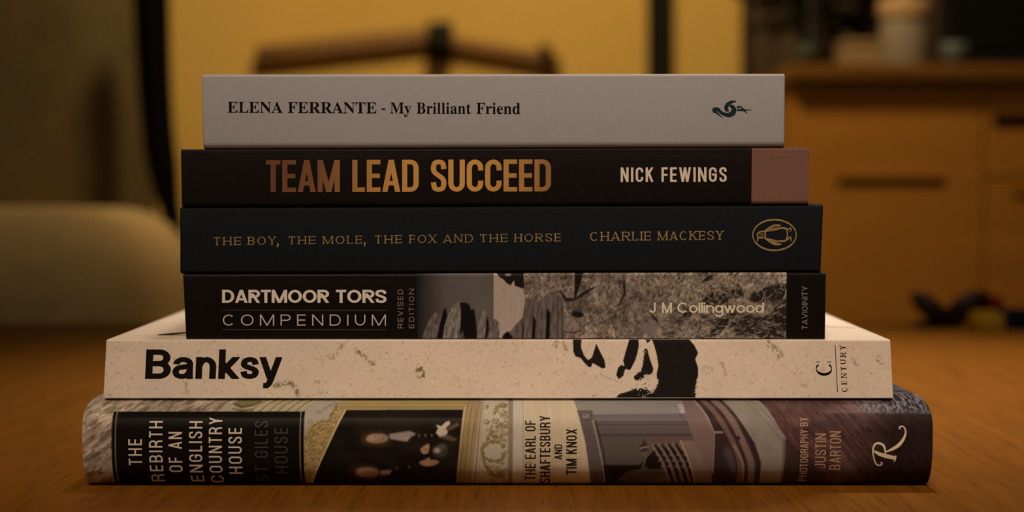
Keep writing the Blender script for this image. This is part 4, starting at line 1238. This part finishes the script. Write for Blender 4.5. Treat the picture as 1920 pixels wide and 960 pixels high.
    c.line([(944, 756), (930, 766), (942, 780), (952, 796), (940, 806), (922, 812), (912, 826)], [2, 3, 2, 3, 2, 3, 3], (124, 94, 46), .5, .9, True)
    for k_ in range(70):
        x = rs.uniform(911, 950); y = rs.uniform(756, 906)
        if 832 < y < 862 and 914 < x < 940: continue
        if (782 < y < 800 and x < 922): continue
        scroll(x, y, rs.uniform(2.2, 4.6), rs.uniform(0, 6), 1 if k_ % 2 else -1, (100, 74, 38) if k_ % 3 else (128, 98, 52))
    ring = [(927 + 22 * math.cos(a), 847 + 18 * math.sin(a)) for a in np.linspace(0.2, 5.9, 22)]
    c.line(ring, [2.2, 4.2, 3, 4.4, 2.2], (122, 94, 46), .6, .95)
    for i, p in enumerate(ring[::2]): scroll(p[0], p[1], 4.0, i, 1 if i % 2 else -1, (104, 80, 42))
    c.line([(908, 828), (904, 846), (908, 866), (918, 884), (934, 894)], [3, 4, 5, 4, 3], (118, 90, 44), .6, .95, True)
    for (x, y, r, a, d) in ((918, 884, 6, 1, 1), (934, 880, 5, 3, -1), (944, 890, 6, 2, 1), (926, 898, 6, 0, -1), (946, 905, 6, 4, 1), (908, 906, 5, 2, -1), (914, 822, 5, 4, 1)): scroll(x, y, r, a, d)
    c.poly([(953, 748), (963, 748), (962, 914), (953, 914)], (124, 98, 76), .8)
    # cream column with writing
    cc = c.poly([(963, 748), (1078, 748), (1084, 764), (1094, 800), (1104, 850), (1112, 914), (962, 914)], (176, 146, 112), .5)
    c.poly([(964, 748), (981, 748), (980, 914), (962, 914)], (170, 146, 122), 1.0)
    for x, al in ((981.5, .9), (1002, .35), (1014, .3), (1036, .25), (1054, .25)): c.line([(x, 750), (x + .5, 912)], 1.0, (116, 90, 64), .5, al)
    c.grain(cc, N(8, 60, 0, 2, 58), .93, 1.06)
    c.ell(1040, 880, 26, 4, (132, 108, 82), 1.5, .5); c.ell(992, 868, 8, 4, (120, 98, 76), 1.5, .5)
    for _ in range(26): c.ell(rs.uniform(1030, 1076), rs.uniform(765, 905), rs.uniform(.5, 1.5), rs.uniform(.5, 1.2), (120, 86, 56), .4, .7)
    # pale stone chimney-piece
    c.poly([(1078, 748), (1300, 748), (1300, 778), (1086, 778)], (122, 104, 90), .8)
    c.poly([(1086, 776), (1300, 774), (1300, 792), (1100, 793)], (96, 78, 72), .6)
    c.poly([(1100, 792), (1300, 791), (1300, 816), (1110, 817)], (88, 68, 62), .5)
    c.poly([(1116, 816), (1300, 815), (1310, 850), (1250, 876), (1132, 874)], (82, 66, 56), .5)
    for ya, xa in ((792, 1114), (797, 1116), (815, 1121), (818, 1122)): c.line([(xa, ya), (1300, ya - 1)], 1.3, (42, 30, 28), .4, .85)
    c.line([(1110, 776.5), (1280, 775)], 1.0, (146, 128, 118), .5, .8)
    c.poly([(1126, 872), (1200, 872), (1232, 840), (1300, 840), (1340, 914), (1130, 914)], (28, 18, 14), 1.0)
    c.poly([(1152, 914), (1162, 898), (1176, 885), (1204, 879), (1212, 874), (1216, 880), (1252, 880), (1262, 914)], (72, 56, 44), .8)
    c.poly([(1212, 912), (1240, 892), (1262, 888), (1270, 914)], (98, 78, 58), 1.5, .7)
    c.poly([(1199, 838), (1206, 830), (1208, 822), (1216, 838), (1214, 846), (1204, 850)], (60, 38, 32), .8)
    c.line([(1200, 841), (1217, 838)], 2.2, (140, 108, 84), .5); c.line([(1206, 848), (1212, 856), (1208, 870), (1204, 878)], [6, 4, 3, 2], (92, 72, 58), .8)
    pil = c.poly([(1083, 770), (1112, 770), (1138, 914), (1110, 914), (1098, 830)], (86, 68, 60), .5)
    c.line([(1112, 788), (1124, 840), (1138, 912)], 1.8, (144, 122, 102), .4); c.line([(1117, 788), (1130, 840), (1144, 912)], 2.4, (44, 32, 28), .5)
    c.line([(1088, 788), (1112, 788)], 1.6, (40, 28, 24), .4)
    scroll(1097, 779, 5, 0, 1, (128, 108, 92)); scroll(1102, 779, 3, 2, -1, (128, 108, 92))
    c.poly([(1275, 758), (1287, 758), (1287, 776), (1278, 775)], (148, 130, 120), .6); c.line([(1275, 776), (1290, 796)], 1.2, (60, 46, 42), .5)
    c.poly([(1208, 822), (1290, 820), (1300, 826), (1216, 832)], (92, 64, 54), 1.2)
    for i in range(7):
        x0_, y0_ = 1222 + i * 13, 832 - i * .6
        c.line([(x0_, y0_), (x0_ + 20, 864), (x0_ + 40, 914)], [4, 5, 6], (112, 84, 68) if i != 5 else (126, 98, 78), .6)
        c.line([(x0_ + 6, y0_ + 2), (x0_ + 27, 866), (x0_ + 46, 914)], [4, 4, 4], (34, 22, 18), .7)
        for j in range(4): c.ell(x0_ + 5 + j * 5, 842 + j * 11, 1.8, 2.2, (132, 104, 84), .7, .6)
    c.poly([(1276, 826), (1300, 827), (1308, 840), (1336, 892), (1337, 914), (1306, 914), (1290, 858)], (116, 86, 70), .5)
    c.line([(1276, 826), (1290, 858), (1310, 914)], 1.6, (160, 128, 102), .4)
    c.poly([(1286, 748), (1308, 748), (1324, 778), (1340, 812), (1337, 894), (1318, 860), (1296, 812), (1287, 780)], (108, 80, 68), .5)
    c.line([(1310, 752), (1326, 780), (1341, 812)], 1.3, (150, 116, 98), .4)
    # arches
    c.poly([(1310, 748), (1420, 748), (1475, 822), (1470, 914), (1338, 914), (1341, 812), (1328, 780)], (48, 32, 29), .6)
    c.line([(1362, 840), (1374, 868), (1384, 895)], [12, 16, 8], (82, 64, 58), 4, .7); c.line([(1340, 811), (1360, 811)], 3, (134, 112, 92), .6)
    for off, col, wd in ((0, (98, 68, 56), 11), (22, (112, 82, 68), 13), (13, (66, 40, 34), 3), (31, (62, 40, 35), 3), (-7, (52, 30, 28), 3)):
        c.line([(1324 + off, 748), (1350 + off, 786), (1374 + off * .9, 830), (1388 + off * .95, 868), (1390 + off, 914)], wd, col, .6, 1, True)
    c.line([(1376, 834), (1394, 870), (1396, 914)], [3, 4, 4], (140, 106, 76), .8, .8, True)
    c.ell(1384, 822, 5, 4, (46, 30, 26), .8); 
    c.poly([(1362, 748), (1434, 748), (1475, 822), (1470, 914), (1428, 914), (1428, 868), (1416, 832), (1392, 794)], (124, 103, 86), .6)
    c.grain(c.mask([(1362, 748), (1434, 748), (1475, 822), (1470, 914), (1428, 914), (1392, 794)]), N(14, 30, -30, 3, 59), .93, 1.06)
    # woven carpet
    cp = c.mask([(1430, 742), (1760, 742), (1760, 916), (1470, 916), (1475, 822), (1458, 796)])
    c.put(cp, (76, 46, 40))
    c.grain(cp, N(30, 26, 0, 2, 61), .7, 1.3)
    c.grain(cp, N(3, 12, -38, 2, 62), .62, 1.38)
    for k_ in range(26):
        x0_ = 1400 + k_ * 13.5
        c.line([(x0_, 744), (x0_ + 62, 822), (x0_ + 150, 914)], 1.4 if k_ % 3 else 2.4, (40, 24, 21) if k_ % 2 else (104, 66, 56), .6, .40)
    cpx = gblur(c.mask([(1470, 822), (1480, 822), (1530, 880), (1560, 916), (1468, 916)]), 3); c.put(cpx, (46, 32, 22), .75)
    d = np.clip((X - 1560 - (914 - Y) * .35) / 80, 0, 1) * cp; c.put(d, (24, 16, 14), .86)
    tp = np.clip((778 - Y) / 14, 0, 1) * np.clip((X - 1590) / 40, 0, 1) * cp
    c.put(tp * np.clip((N(3, 5, 20, 2, 63) - .42) * 4, 0, 1), (108, 98, 96), .7)
    c.ell(1594, 882, 14, 16, (86, 60, 46), 4, .5); c.ell(1546, 796, 18, 12, (60, 38, 44), 5, .6)
    # black label with a thin border line
    c.poly([(209.5, 772), (570.5, 772), (570.5, 930), (209.5, 930)], (18, 12, 9), .3)
    c.poly([(216, 772), (217.4, 772), (217.4, 930), (216, 930)], (122, 100, 80))
    c.poly([(562.2, 772), (563.8, 772), (563.8, 930), (562.2, 930)], (132, 108, 86))
    # sample extra rows where the spine turns under
    c.a = np.concatenate([c.a, np.repeat(c.a[-1:], 8, 0)], 0)
    rows = [0, .003, .006, .010, .014, .018, .023, .028] + list(np.linspace(0.035, 0.99, 158)) + [.995, 1.0]
    paint_grid('spine_pictures', b, c.a, c.ox, c.oy, 0.0004, 0.9996, mat_print('jacket_picture_ink', 0.4, .06), t, rows)
    w = mat_plain('label_lettering', alb(186, 156, 128), 0.5, 0.03, 100)
    P = []
    for s_, xa, xb, yt, yb in (('THE', 240.7, 266, 823.4, 872), ('REBIRTH', 279.5, 304.5, 789.7, 902), ('OF AN', 316, 341, 810, 884.7), ('ENGLISH', 354.3, 379, 790, 902),
                               ('COUNTRY', 391.5, 416, 783, 904), ('HOUSE', 428.3, 453.4, 802.4, 888)):
        P += vtext(s_, xa, xb, yt, yb, 2.9, gapf=.42)
    ink('title_lettering', P, b, w, t, lift=0.0001, band=4.0)
    g = mat_plain('dim_label_lettering', alb(54, 48, 42), 0.5, 0.03, 100)
    P = vtext('ST GILES', 477.4, 502, 789.7, 902, 2.5, gapf=.42) + vtext('HOUSE', 514.7, 539.6, 802.4, 887, 2.5, gapf=.42)
    ink('subtitle_lettering', P, b, g, t, lift=0.0001, band=4.0, label='dim grey lettering')
    k = mat_plain('brown_black_print', alb(34, 23, 17), 0.5, 0.05, 100, 0.05)
    P = []
    for s_, xa, xb, yt, yb, sk in (('THE EARL OF', 984.6, 1004.4, 789, 900, 2.5), ('SHAFTESBURY', 1012.2, 1032, 780, 905, 2.6), ('AND', 1039.5, 1054, 833.2, 861, 2.0), ('TIM KNOX', 1061.8, 1081.5, 804.3, 888.7, 2.6)):
        P += vtext(s_, xa, xb, yt, yb, sk, gapf=.26)
    ink('author_lettering', P, b, k, t, lift=0.0001, band=4.0)
    tn = mat_plain('tan_print', alb(150, 108, 78), 0.5, 0.05, 100)
    P = vtext('PHOTOGRAPHY BY', 1500.5, 1515.5, 782.8, 901.7, 2.0, gapf=.2) + vtext('JUSTIN', 1528.5, 1549, 812.8, 878.4, 2.4, gapf=.24) + vtext('BARTON', 1556, 1577, 808.5, 880.7, 2.4, gapf=.24)
    ink('photographer_lettering', P, b, tn, t, lift=0.0001, band=4.0)
    z = lambda pts: [(1440 + x / 5.332, 740 + y / 5.332) for x, y in pts]
    Q = []

    def sw(pts, ws):
        pts = catmull(z(pts), 7); wq = np.interp(np.linspace(0, 1, len(pts)), np.linspace(0, 1, len(ws)), ws) / 5.332
        Q.extend(ribbon(pts, 1, 1, widths=wq))
    sw([(1058, 560), (1110, 590), (1180, 612), (1270, 632)], [14, 34, 40, 34])           # stem
    sw([(1278, 606), (1276, 640), (1262, 672)], [10, 14, 8])                              # foot
    sw([(1130, 672), (1146, 690), (1120, 706), (1085, 690), (1062, 640), (1050, 580), (1052, 530), (1075, 492), (1115, 486), (1155, 510), (1172, 560), (1172, 600)], [12, 14, 12, 14, 12, 14, 18, 20, 22, 24, 18, 8])
    sw([(1176, 572), (1250, 540), (1310, 500), (1356, 440), (1376, 380), (1368, 335), (1345, 316), (1320, 325), (1318, 345)], [12, 30, 34, 26, 16, 12, 12, 16, 12])
    ink('publisher_initial', Q, b, mat_plain('cream_initial', alb(196, 158, 122), 0.5, 0.05, 100), t, lift=0.0001, band=4.0)


# ------------------------------------------------------------------ things behind the books
def build_armchair():
    t = empty('armchair', (-0.95, 1.6, -0.75), 'upholstered olive-brown armchair behind the left end of the table', 'armchair')
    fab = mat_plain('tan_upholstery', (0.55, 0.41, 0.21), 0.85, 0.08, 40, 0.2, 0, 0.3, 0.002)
    dk = mat_plain('shaded_upholstery', (0.12, 0.088, 0.040), 0.9, 0.1, 40, 0.2, 0, 0.3, 0.002)  # darker copy of the cloth; shade on the backrest is in its colour
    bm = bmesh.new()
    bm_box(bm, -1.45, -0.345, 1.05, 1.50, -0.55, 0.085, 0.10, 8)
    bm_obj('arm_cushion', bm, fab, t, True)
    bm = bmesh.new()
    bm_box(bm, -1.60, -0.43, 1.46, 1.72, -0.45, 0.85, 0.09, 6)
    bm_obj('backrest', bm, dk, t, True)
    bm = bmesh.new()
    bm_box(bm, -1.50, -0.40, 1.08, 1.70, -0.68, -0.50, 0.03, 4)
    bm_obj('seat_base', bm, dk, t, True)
    blk = mat_plain('black_metal', (0.004, 0.0035, 0.003), 0.8, 0.05, 30, 0.05)
    pts = catmull([PT(282, -60, 1.42), PT(286, 60, 1.42), PT(291, 170, 1.42), PT(299, 270, 1.42), PT(313, 360, 1.42), PT(330, 450, 1.42), PT(338, 560, 1.45), PT(338, 1600, 1.5)], 8)
    r = np.interp(np.linspace(0, 1, len(pts)), [0, .5, .62, .75, 1], [0.0205, 0.0170, 0.0115, 0.0075, 0.008])
    bm = bmesh.new(); bm_tube(bm, [Vector(p) for p in pts], list(r), 14)
    bm_obj('side_frame', bm, blk, t, True)
    for x in (-1.42, -0.48):
        for y in (1.12, 1.62):
            bm = bmesh.new(); bm_lathe(bm, x, y, [(0.016, -0.75), (0.022, -0.67)], 16)
            bm_obj('leg', bm, blk, t)


def build_sideboard():
    t = empty('wooden_sideboard', (1.2, 1.8, -0.75), 'orange-brown wooden sideboard behind the right side of the table', 'sideboard')
    w = mat_wood('sideboard_wood', (0.42, 0.178, 0.028), (0.52, 0.222, 0.038), 0.55, (0.5, 1, 6), 5.0, 0.9, 0.05)
    dk = mat_plain('shadow_slot', (0.03, 0.018, 0.008), 0.7, 0.1, 20)
    Y = 1.60
    xl = PT(1492, 0, Y).x; zt = PT(0, 153, Y).z
    box('carcass', xl, xl + 1.5, Y + 0.02, Y + 0.42, -0.69, zt, w, t, 0.003)
    a = PT(1478, 120, Y)
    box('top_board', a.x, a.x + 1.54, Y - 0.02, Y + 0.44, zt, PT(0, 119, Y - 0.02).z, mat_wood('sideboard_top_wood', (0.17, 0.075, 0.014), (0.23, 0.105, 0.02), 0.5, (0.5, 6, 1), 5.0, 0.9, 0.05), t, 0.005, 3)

    def front(name, px0, px1, py0, py1, slot):
        p0 = PT(px0, py0, Y); p1 = PT(px1, py1, Y)
        sx0, sx1, sy0, sy1 = slot
        q0 = PT(sx0, sy0, Y); q1 = PT(sx1, sy1, Y)
        bm = bmesh.new()
        for (x0, x1, z0, z1) in ((p0.x, p1.x, q0.z, p0.z), (p0.x, p1.x, p1.z, q1.z), (p0.x, q0.x, q1.z, q0.z), (q1.x, p1.x, q1.z, q0.z)):
            bm_box(bm, x0, x1, Y, Y + 0.018, z0, z1)
        o = bm_obj(name, bm, w, t)
        box('finger_slot', q0.x - .002, q1.x + .002, Y + 0.0165, Y + 0.0195, q1.z - .002, q0.z + .002, dk, o, 0.0)
    front('door', 1497, 1842, 158, 1200, (1570, 1775, 334, 352))
    front('drawer', 1846, 2300, 158, 330, (1800, 1990, 214, 240) if False else (1862, 2060, 214, 242))
    front('door', 1846, 2300, 335, 1200, (1900, 2100, 360, 374))
    for x in (xl + .03, xl + 1.43):
        box('leg', x, x + 0.05, Y + 0.05, Y + 0.10, -0.75, -0.69, w, t, 0.002)
    return PT(0, 119, Y - 0.02).z, Y


def build_shelf_things(zs):
    Y = 1.74
    U = S * (1 + Y / D0)
    z0 = zs + 0.0002
    X = lambda px: (px - 960) * U
    # jar
    t = empty('storage_jar', (X(1697), Y, z0), 'cylindrical jar with a tan lid standing on the sideboard, left of the black screen', 'jar')
    body = mat_plain('jar_grey_glaze', (0.30, 0.25, 0.20), 0.4, 0.1, 15)
    bm = bmesh.new(); R = 46 * U; top = 98 * U
    bm_lathe(bm, X(1697), Y, [(R * .96, z0), (R, z0 + .004), (R, z0 + top * .9), (R * .93, z0 + top)], 40); bm_obj('body', bm, body, t, True)
    bm = bmesh.new(); bm_lathe(bm, X(1697), Y, [(R * 1.05, z0 + top), (R * 1.08, z0 + top + .003), (R * 1.08, z0 + top + .022), (R * .98, z0 + top + .026), (R * .2, z0 + top + .028), (R * .2, z0 + top + .04)], 40)
    bm_obj('lid', bm, mat_plain('tan_lid', (0.50, 0.32, 0.16), 0.5, 0.08, 20), t, True)
    # tan box
    t = empty('small_box', (X(1592), Y - .05, z0), 'small tan box on the sideboard below the dark leafy plant', 'box')
    bx = mat_plain('tan_card', (0.32, 0.22, 0.11), 0.7, 0.08, 20)
    box('body', X(1560), X(1628), Y - .09, Y - .02, z0, z0 + 40 * U, bx, t, 0.002)
    box('lid', X(1558), X(1630), Y - .092, Y - .018, z0 + 40 * U, z0 + 50 * U, bx, t, 0.002)
    # glass vase
    t = empty('glass_vase', (X(1530), Y + .05, z0), 'smoky grey vase on the sideboard between the two dark plants', 'vase')
    bm = bmesh.new(); R = 28 * U
    bm_lathe(bm, X(1530), Y + .05, [(R * .8, z0), (R * 1.2, z0 + .02), (R * 1.3, z0 + .04), (R * .8, z0 + .075), (R * .6, z0 + .12), (R * .75, z0 + .15)], 32)
    bm_obj('body', bm, mat_plain('smoky_glass', (0.14, 0.12, 0.11), 0.15, 0.05, 10, 0.6), t, True)

    def plant(name, label, px, y, pot_r, pot_h, n, spread, hi, seed, lw, leafc, bias=0.0):
        t = empty(name, (X(px), y, z0), label, 'plant')
        bm = bmesh.new(); bm_lathe(bm, X(px), y, [(pot_r * .75, z0), (pot_r, z0 + pot_h), (pot_r * .9, z0 + pot_h), (pot_r * .85, z0 + pot_h * .85)], 24)
        bm_obj('pot', bm, mat_plain(name + '_pot_glaze', (0.035, 0.045, 0.03), 0.5, 0.1, 20), t, True)
        rs = np.random.RandomState(seed)
        lm = mat_plain(name + '_leaf', leafc, 0.5, 0.25, 30)
        bl = bmesh.new(); bs = bmesh.new()
        for i in range(n):
            a = rs.uniform(0, 6.28); r = rs.uniform(.1, 1) * spread; h = z0 + pot_h + rs.uniform(.25, 1) * hi
            p0 = Vector((X(px), y, z0 + pot_h * .85)); p2 = Vector((X(px) + bias + r * math.cos(a), y + r * math.sin(a) * .7, h)); p1 = (p0 + p2) / 2 + Vector((0, 0, .02))
            bm_tube(bs, [p0, p1, p2], [.0018, .0014, .001], 6)
            d = Vector((math.cos(a), math.sin(a) * .7, rs.uniform(-.6, .5))).normalized(); L_ = lw * rs.uniform(1.6, 2.6)
            sd = d.cross(Vector((0, 0, 1))).normalized() * lw * .5; up = sd.cross(d).normalized() * lw * .12
            v = [bl.verts.new(q) for q in (p2, p2 + d * L_ * .35 + sd + up, p2 + d * L_ * .75 + sd * .7 + up, p2 + d * L_, p2 + d * L_ * .75 - sd * .7 + up, p2 + d * L_ * .35 - sd + up, p2 + d * L_ * .5 - up)]
            for q in ((0, 1, 6), (1, 2, 6), (2, 3, 6), (3, 4, 6), (4, 5, 6), (5, 0, 6)): bl.faces.new([v[k] for k in q])
        bm_obj('stems', bs, lm, t, True); bm_obj('leaves', bl, lm, t, True)
    plant('potted_plant', 'dark green plant with thin upright stem at the sideboard\'s left corner', 1500, Y - .06, .016, .03, 110, .036, .22, 4, .016, (0.035, 0.038, 0.022), -.045)
    plant('trailing_plant', 'dark leafy plant on the sideboard between the vase and the jar', 1592, Y + .22, .03, .05, 60, .06, .09, 5, .03, (0.012, 0.014, 0.007))
    # television
    Yt = 1.80; Ut = S * (1 + Yt / D0)
    xa = (1768 - 960) * Ut
    t = empty('television', (xa + .4, Yt, z0), 'black flat television screen standing on the sideboard', 'television')
    blk = mat_plain('black_plastic', (0.008, 0.008, 0.008), 0.4, 0.05, 20)
    zb = z0 + .018
    box('casing', xa, xa + 0.82, Yt, Yt + .03, zb, zb + .47, blk, t, 0.003)
    scr, nt, nd, bs = new_mat('screen_glass'); bs.inputs['Base Color'].default_value = (0.006, 0.006, 0.006, 1); bs.inputs['Roughness'].default_value = 0.25
    f = obj_noise(nt, (1, 1, 1), 3.0); add_bump(nt, bs, f, 0.02)
    box('screen', xa + .012, xa + .808, Yt - .002, Yt - .0002, zb + .014, zb + .458, scr, t, 0.0)
    box('stand', xa + .02, xa + .80, Yt - .04, Yt + .07, z0, zb, blk, t, 0.002)
    # pale dish added to stand in for a bluish reflection on the screen
    Yd = 1.66; Ud = S * (1 + Yd / D0)
    t = empty('screen_reflection', ((1789 - 960) * Ud, Yd, z0), 'pale blue-grey bowl shape standing in for a reflection on the black screen', 'bowl')
    bm = bmesh.new(); R = 26 * Ud; cx = (1789 - 960) * Ud
    bm_lathe(bm, cx, Yd, [(R * .45, z0), (R * .5, z0 + .006), (R * .85, z0 + .014), (R, z0 + .030), (R * .95, z0 + .030), (R * .6, z0 + .012)], 32)
    bm_obj('reflection_body', bm, mat_plain('reflection_blue_grey', (0.11, 0.14, 0.14), 0.35, 0.08, 20), t, True)


def build_shade_drape():  # brown-grey drape added where the wall is only shaded; its colour is the shade
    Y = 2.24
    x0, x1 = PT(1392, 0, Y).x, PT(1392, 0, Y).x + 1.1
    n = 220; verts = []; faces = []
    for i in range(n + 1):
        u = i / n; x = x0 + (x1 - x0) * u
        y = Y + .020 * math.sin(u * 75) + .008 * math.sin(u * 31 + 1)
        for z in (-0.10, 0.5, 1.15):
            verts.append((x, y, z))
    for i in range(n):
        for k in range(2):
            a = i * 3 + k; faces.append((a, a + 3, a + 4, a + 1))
    t = empty('shade_drape', (x0 + .5, Y, -0.10), 'dull brown-grey drape added in place of shade on the wall behind the sideboard', 'shade_drape')
    o = mesh_obj('cloth', verts, faces, mat_plain('wall_shade_cloth', (0.105, 0.072, 0.045), 0.9, 0.08, 20), t, True)
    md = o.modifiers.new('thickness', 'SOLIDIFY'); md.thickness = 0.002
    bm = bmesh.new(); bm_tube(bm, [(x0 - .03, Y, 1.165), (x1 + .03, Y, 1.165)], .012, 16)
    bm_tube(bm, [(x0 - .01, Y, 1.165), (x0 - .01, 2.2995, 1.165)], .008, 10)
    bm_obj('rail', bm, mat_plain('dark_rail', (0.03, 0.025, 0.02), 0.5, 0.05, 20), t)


def build_wall_bracket():
    Y = 2.272
    t = empty('jointed_wall_bracket', PT(825, 78, 2.29), 'brown two-armed wooden bracket with dark knuckle, fixed to the ochre wall', 'bracket')
    w = mat_plain('brown_wood_arm', (0.30, 0.165, 0.065), 0.6, 0.15, 12)
    blk = mat_plain('dark_knuckle', (0.016, 0.014, 0.008), 0.5, 0.1, 12)
    bm = bmesh.new()
    for dz in (-6, 7):
        bm_tube(bm, [PT(480, 103 + dz, Y), PT(640, 84 + dz, Y), PT(800, 67 + dz * .8, Y), PT(826, 70 + dz * .5, Y)], [.0085, .0085, .0085, .0085], 12)
    bm_obj('arm', bm, w, t, True)
    bm = bmesh.new()
    bm_tube(bm, [PT(826, 76, Y), PT(900, 88, Y), PT(1000, 106, Y), PT(1050, 120, Y)], [.010, .010, .010, .010], 12)
    bm_obj('arm', bm, w, t, True)
    bm = bmesh.new()
    c = PT(824, 75, Y)
    bm_tube(bm, [Vector((c.x, 2.235, c.z)), Vector((c.x, 2.285, c.z))], [.020, .020], 20)
    bm_tube(bm, [PT(812, 50, Y), PT(824, 75, Y), PT(838, 98, Y)], [.009, .016, .008], 12)
    bm_obj('knuckle', bm, blk, t, True)
    bm = bmesh.new()
    bm_tube(bm, [PT(1018, 82, Y), PT(1022, 100, Y), PT(1030, 122, Y)], [.006, .012, .014], 12)
    bm_obj('end_clamp', bm, blk, t, True)
    bm = bmesh.new()
    bm_box(bm, c.x - .02, c.x + .02, 2.285, 2.2995, c.z - .03, c.z + .03, .004)
    bm_obj('wall_plate', bm, blk, t)


def build_table_clutter():
    Y = 0.775; U = S * (1 + Y / D0)
    X = lambda px: (px - 960) * U
    z0 = 0.0002
    # dark dried seed-head like ornament
    dk = mat_plain('dark_brown_leather', (0.02, 0.009, 0.004), 0.6, 0.2, 40)
    t = empty('dark_ornament', (X(1780), Y, 0), 'dark brown winged ornament near the far right edge of the table', 'ornament')

    def blob(name, pts, rad, mat):
        bm = bmesh.new(); bm_tube(bm, [Vector(p) for p in catmull(pts, 5)], list(np.interp(np.linspace(0, 1, (len(pts) - 1) * 5 + 1), np.linspace(0, 1, len(rad)), rad)), 14)
        return bm_obj(name, bm, mat, t, True)
    P_ = lambda px, h, dy=0: (X(px), Y + dy, z0 + h * U)
    blob('wing', [P_(1708, 62), P_(1728, 50), P_(1748, 32, -.004), P_(1768, 18)], [.002, .0075, .008, .007], dk)
    blob('wing', [P_(1852, 66), P_(1835, 52), P_(1808, 38, -.004), P_(1786, 20)], [.002, .0085, .010, .008], dk)
    blob('body', [P_(1760, 16), P_(1778, 18), P_(1800, 16)], [.006, .0072, .006], dk)
    blob('foot', [P_(1715, 8), P_(1745, 7.5), P_(1775, 8)], [.002, .0030, .003], dk)

    def brick(name, label, px0, px1, h, y, mat, studs):
        t = empty(name, (X((px0 + px1) / 2), y, 0), label, 'toy brick')
        bm = bmesh.new(); bm_box(bm, X(px0), X(px1), y - .016, y + .016, z0, z0 + h * U, .0012, 2)
        bm_obj('brick_body', bm, mat, t)
        n = studs
        for i in range(n):
            for yy in (-.008, .008):
                bm = bmesh.new(); xx = X(px0) + (i + .5) * (X(px1) - X(px0)) / n
                bm_lathe(bm, xx, y + yy, [(.0045, z0 + h * U - .0001), (.0045, z0 + h * U + .003)], 16); bm_obj('stud', bm, mat, t)
    brick('toy_brick', 'mustard-yellow toy brick beside the dark winged ornament', 1798, 1846, 30, Y - .045, mat_plain('yellow_plastic', (0.42, 0.27, 0.02), 0.4, .05, 20), 2)
    brick('toy_brick', 'navy blue toy brick at the right edge of the picture', 1862, 2000, 30, Y - .01, mat_plain('navy_plastic', (0.004, 0.012, 0.04), 0.4, .05, 20), 5)
    brick('toy_brick', 'red toy brick behind the navy blue one', 1850, 1890, 48, Y + .028, mat_plain('red_plastic', (0.30, 0.02, 0.012), 0.4, .05, 20), 2)


build_room()
build_table()
country_house_hardback()
cream_paperback()
moorland_paperback()
blue_black_hardback()
dark_paperback()
grey_novel()
build_armchair()
zs, _ = build_sideboard()
build_shelf_things(zs)
build_shade_drape()
build_wall_bracket()
build_table_clutter()
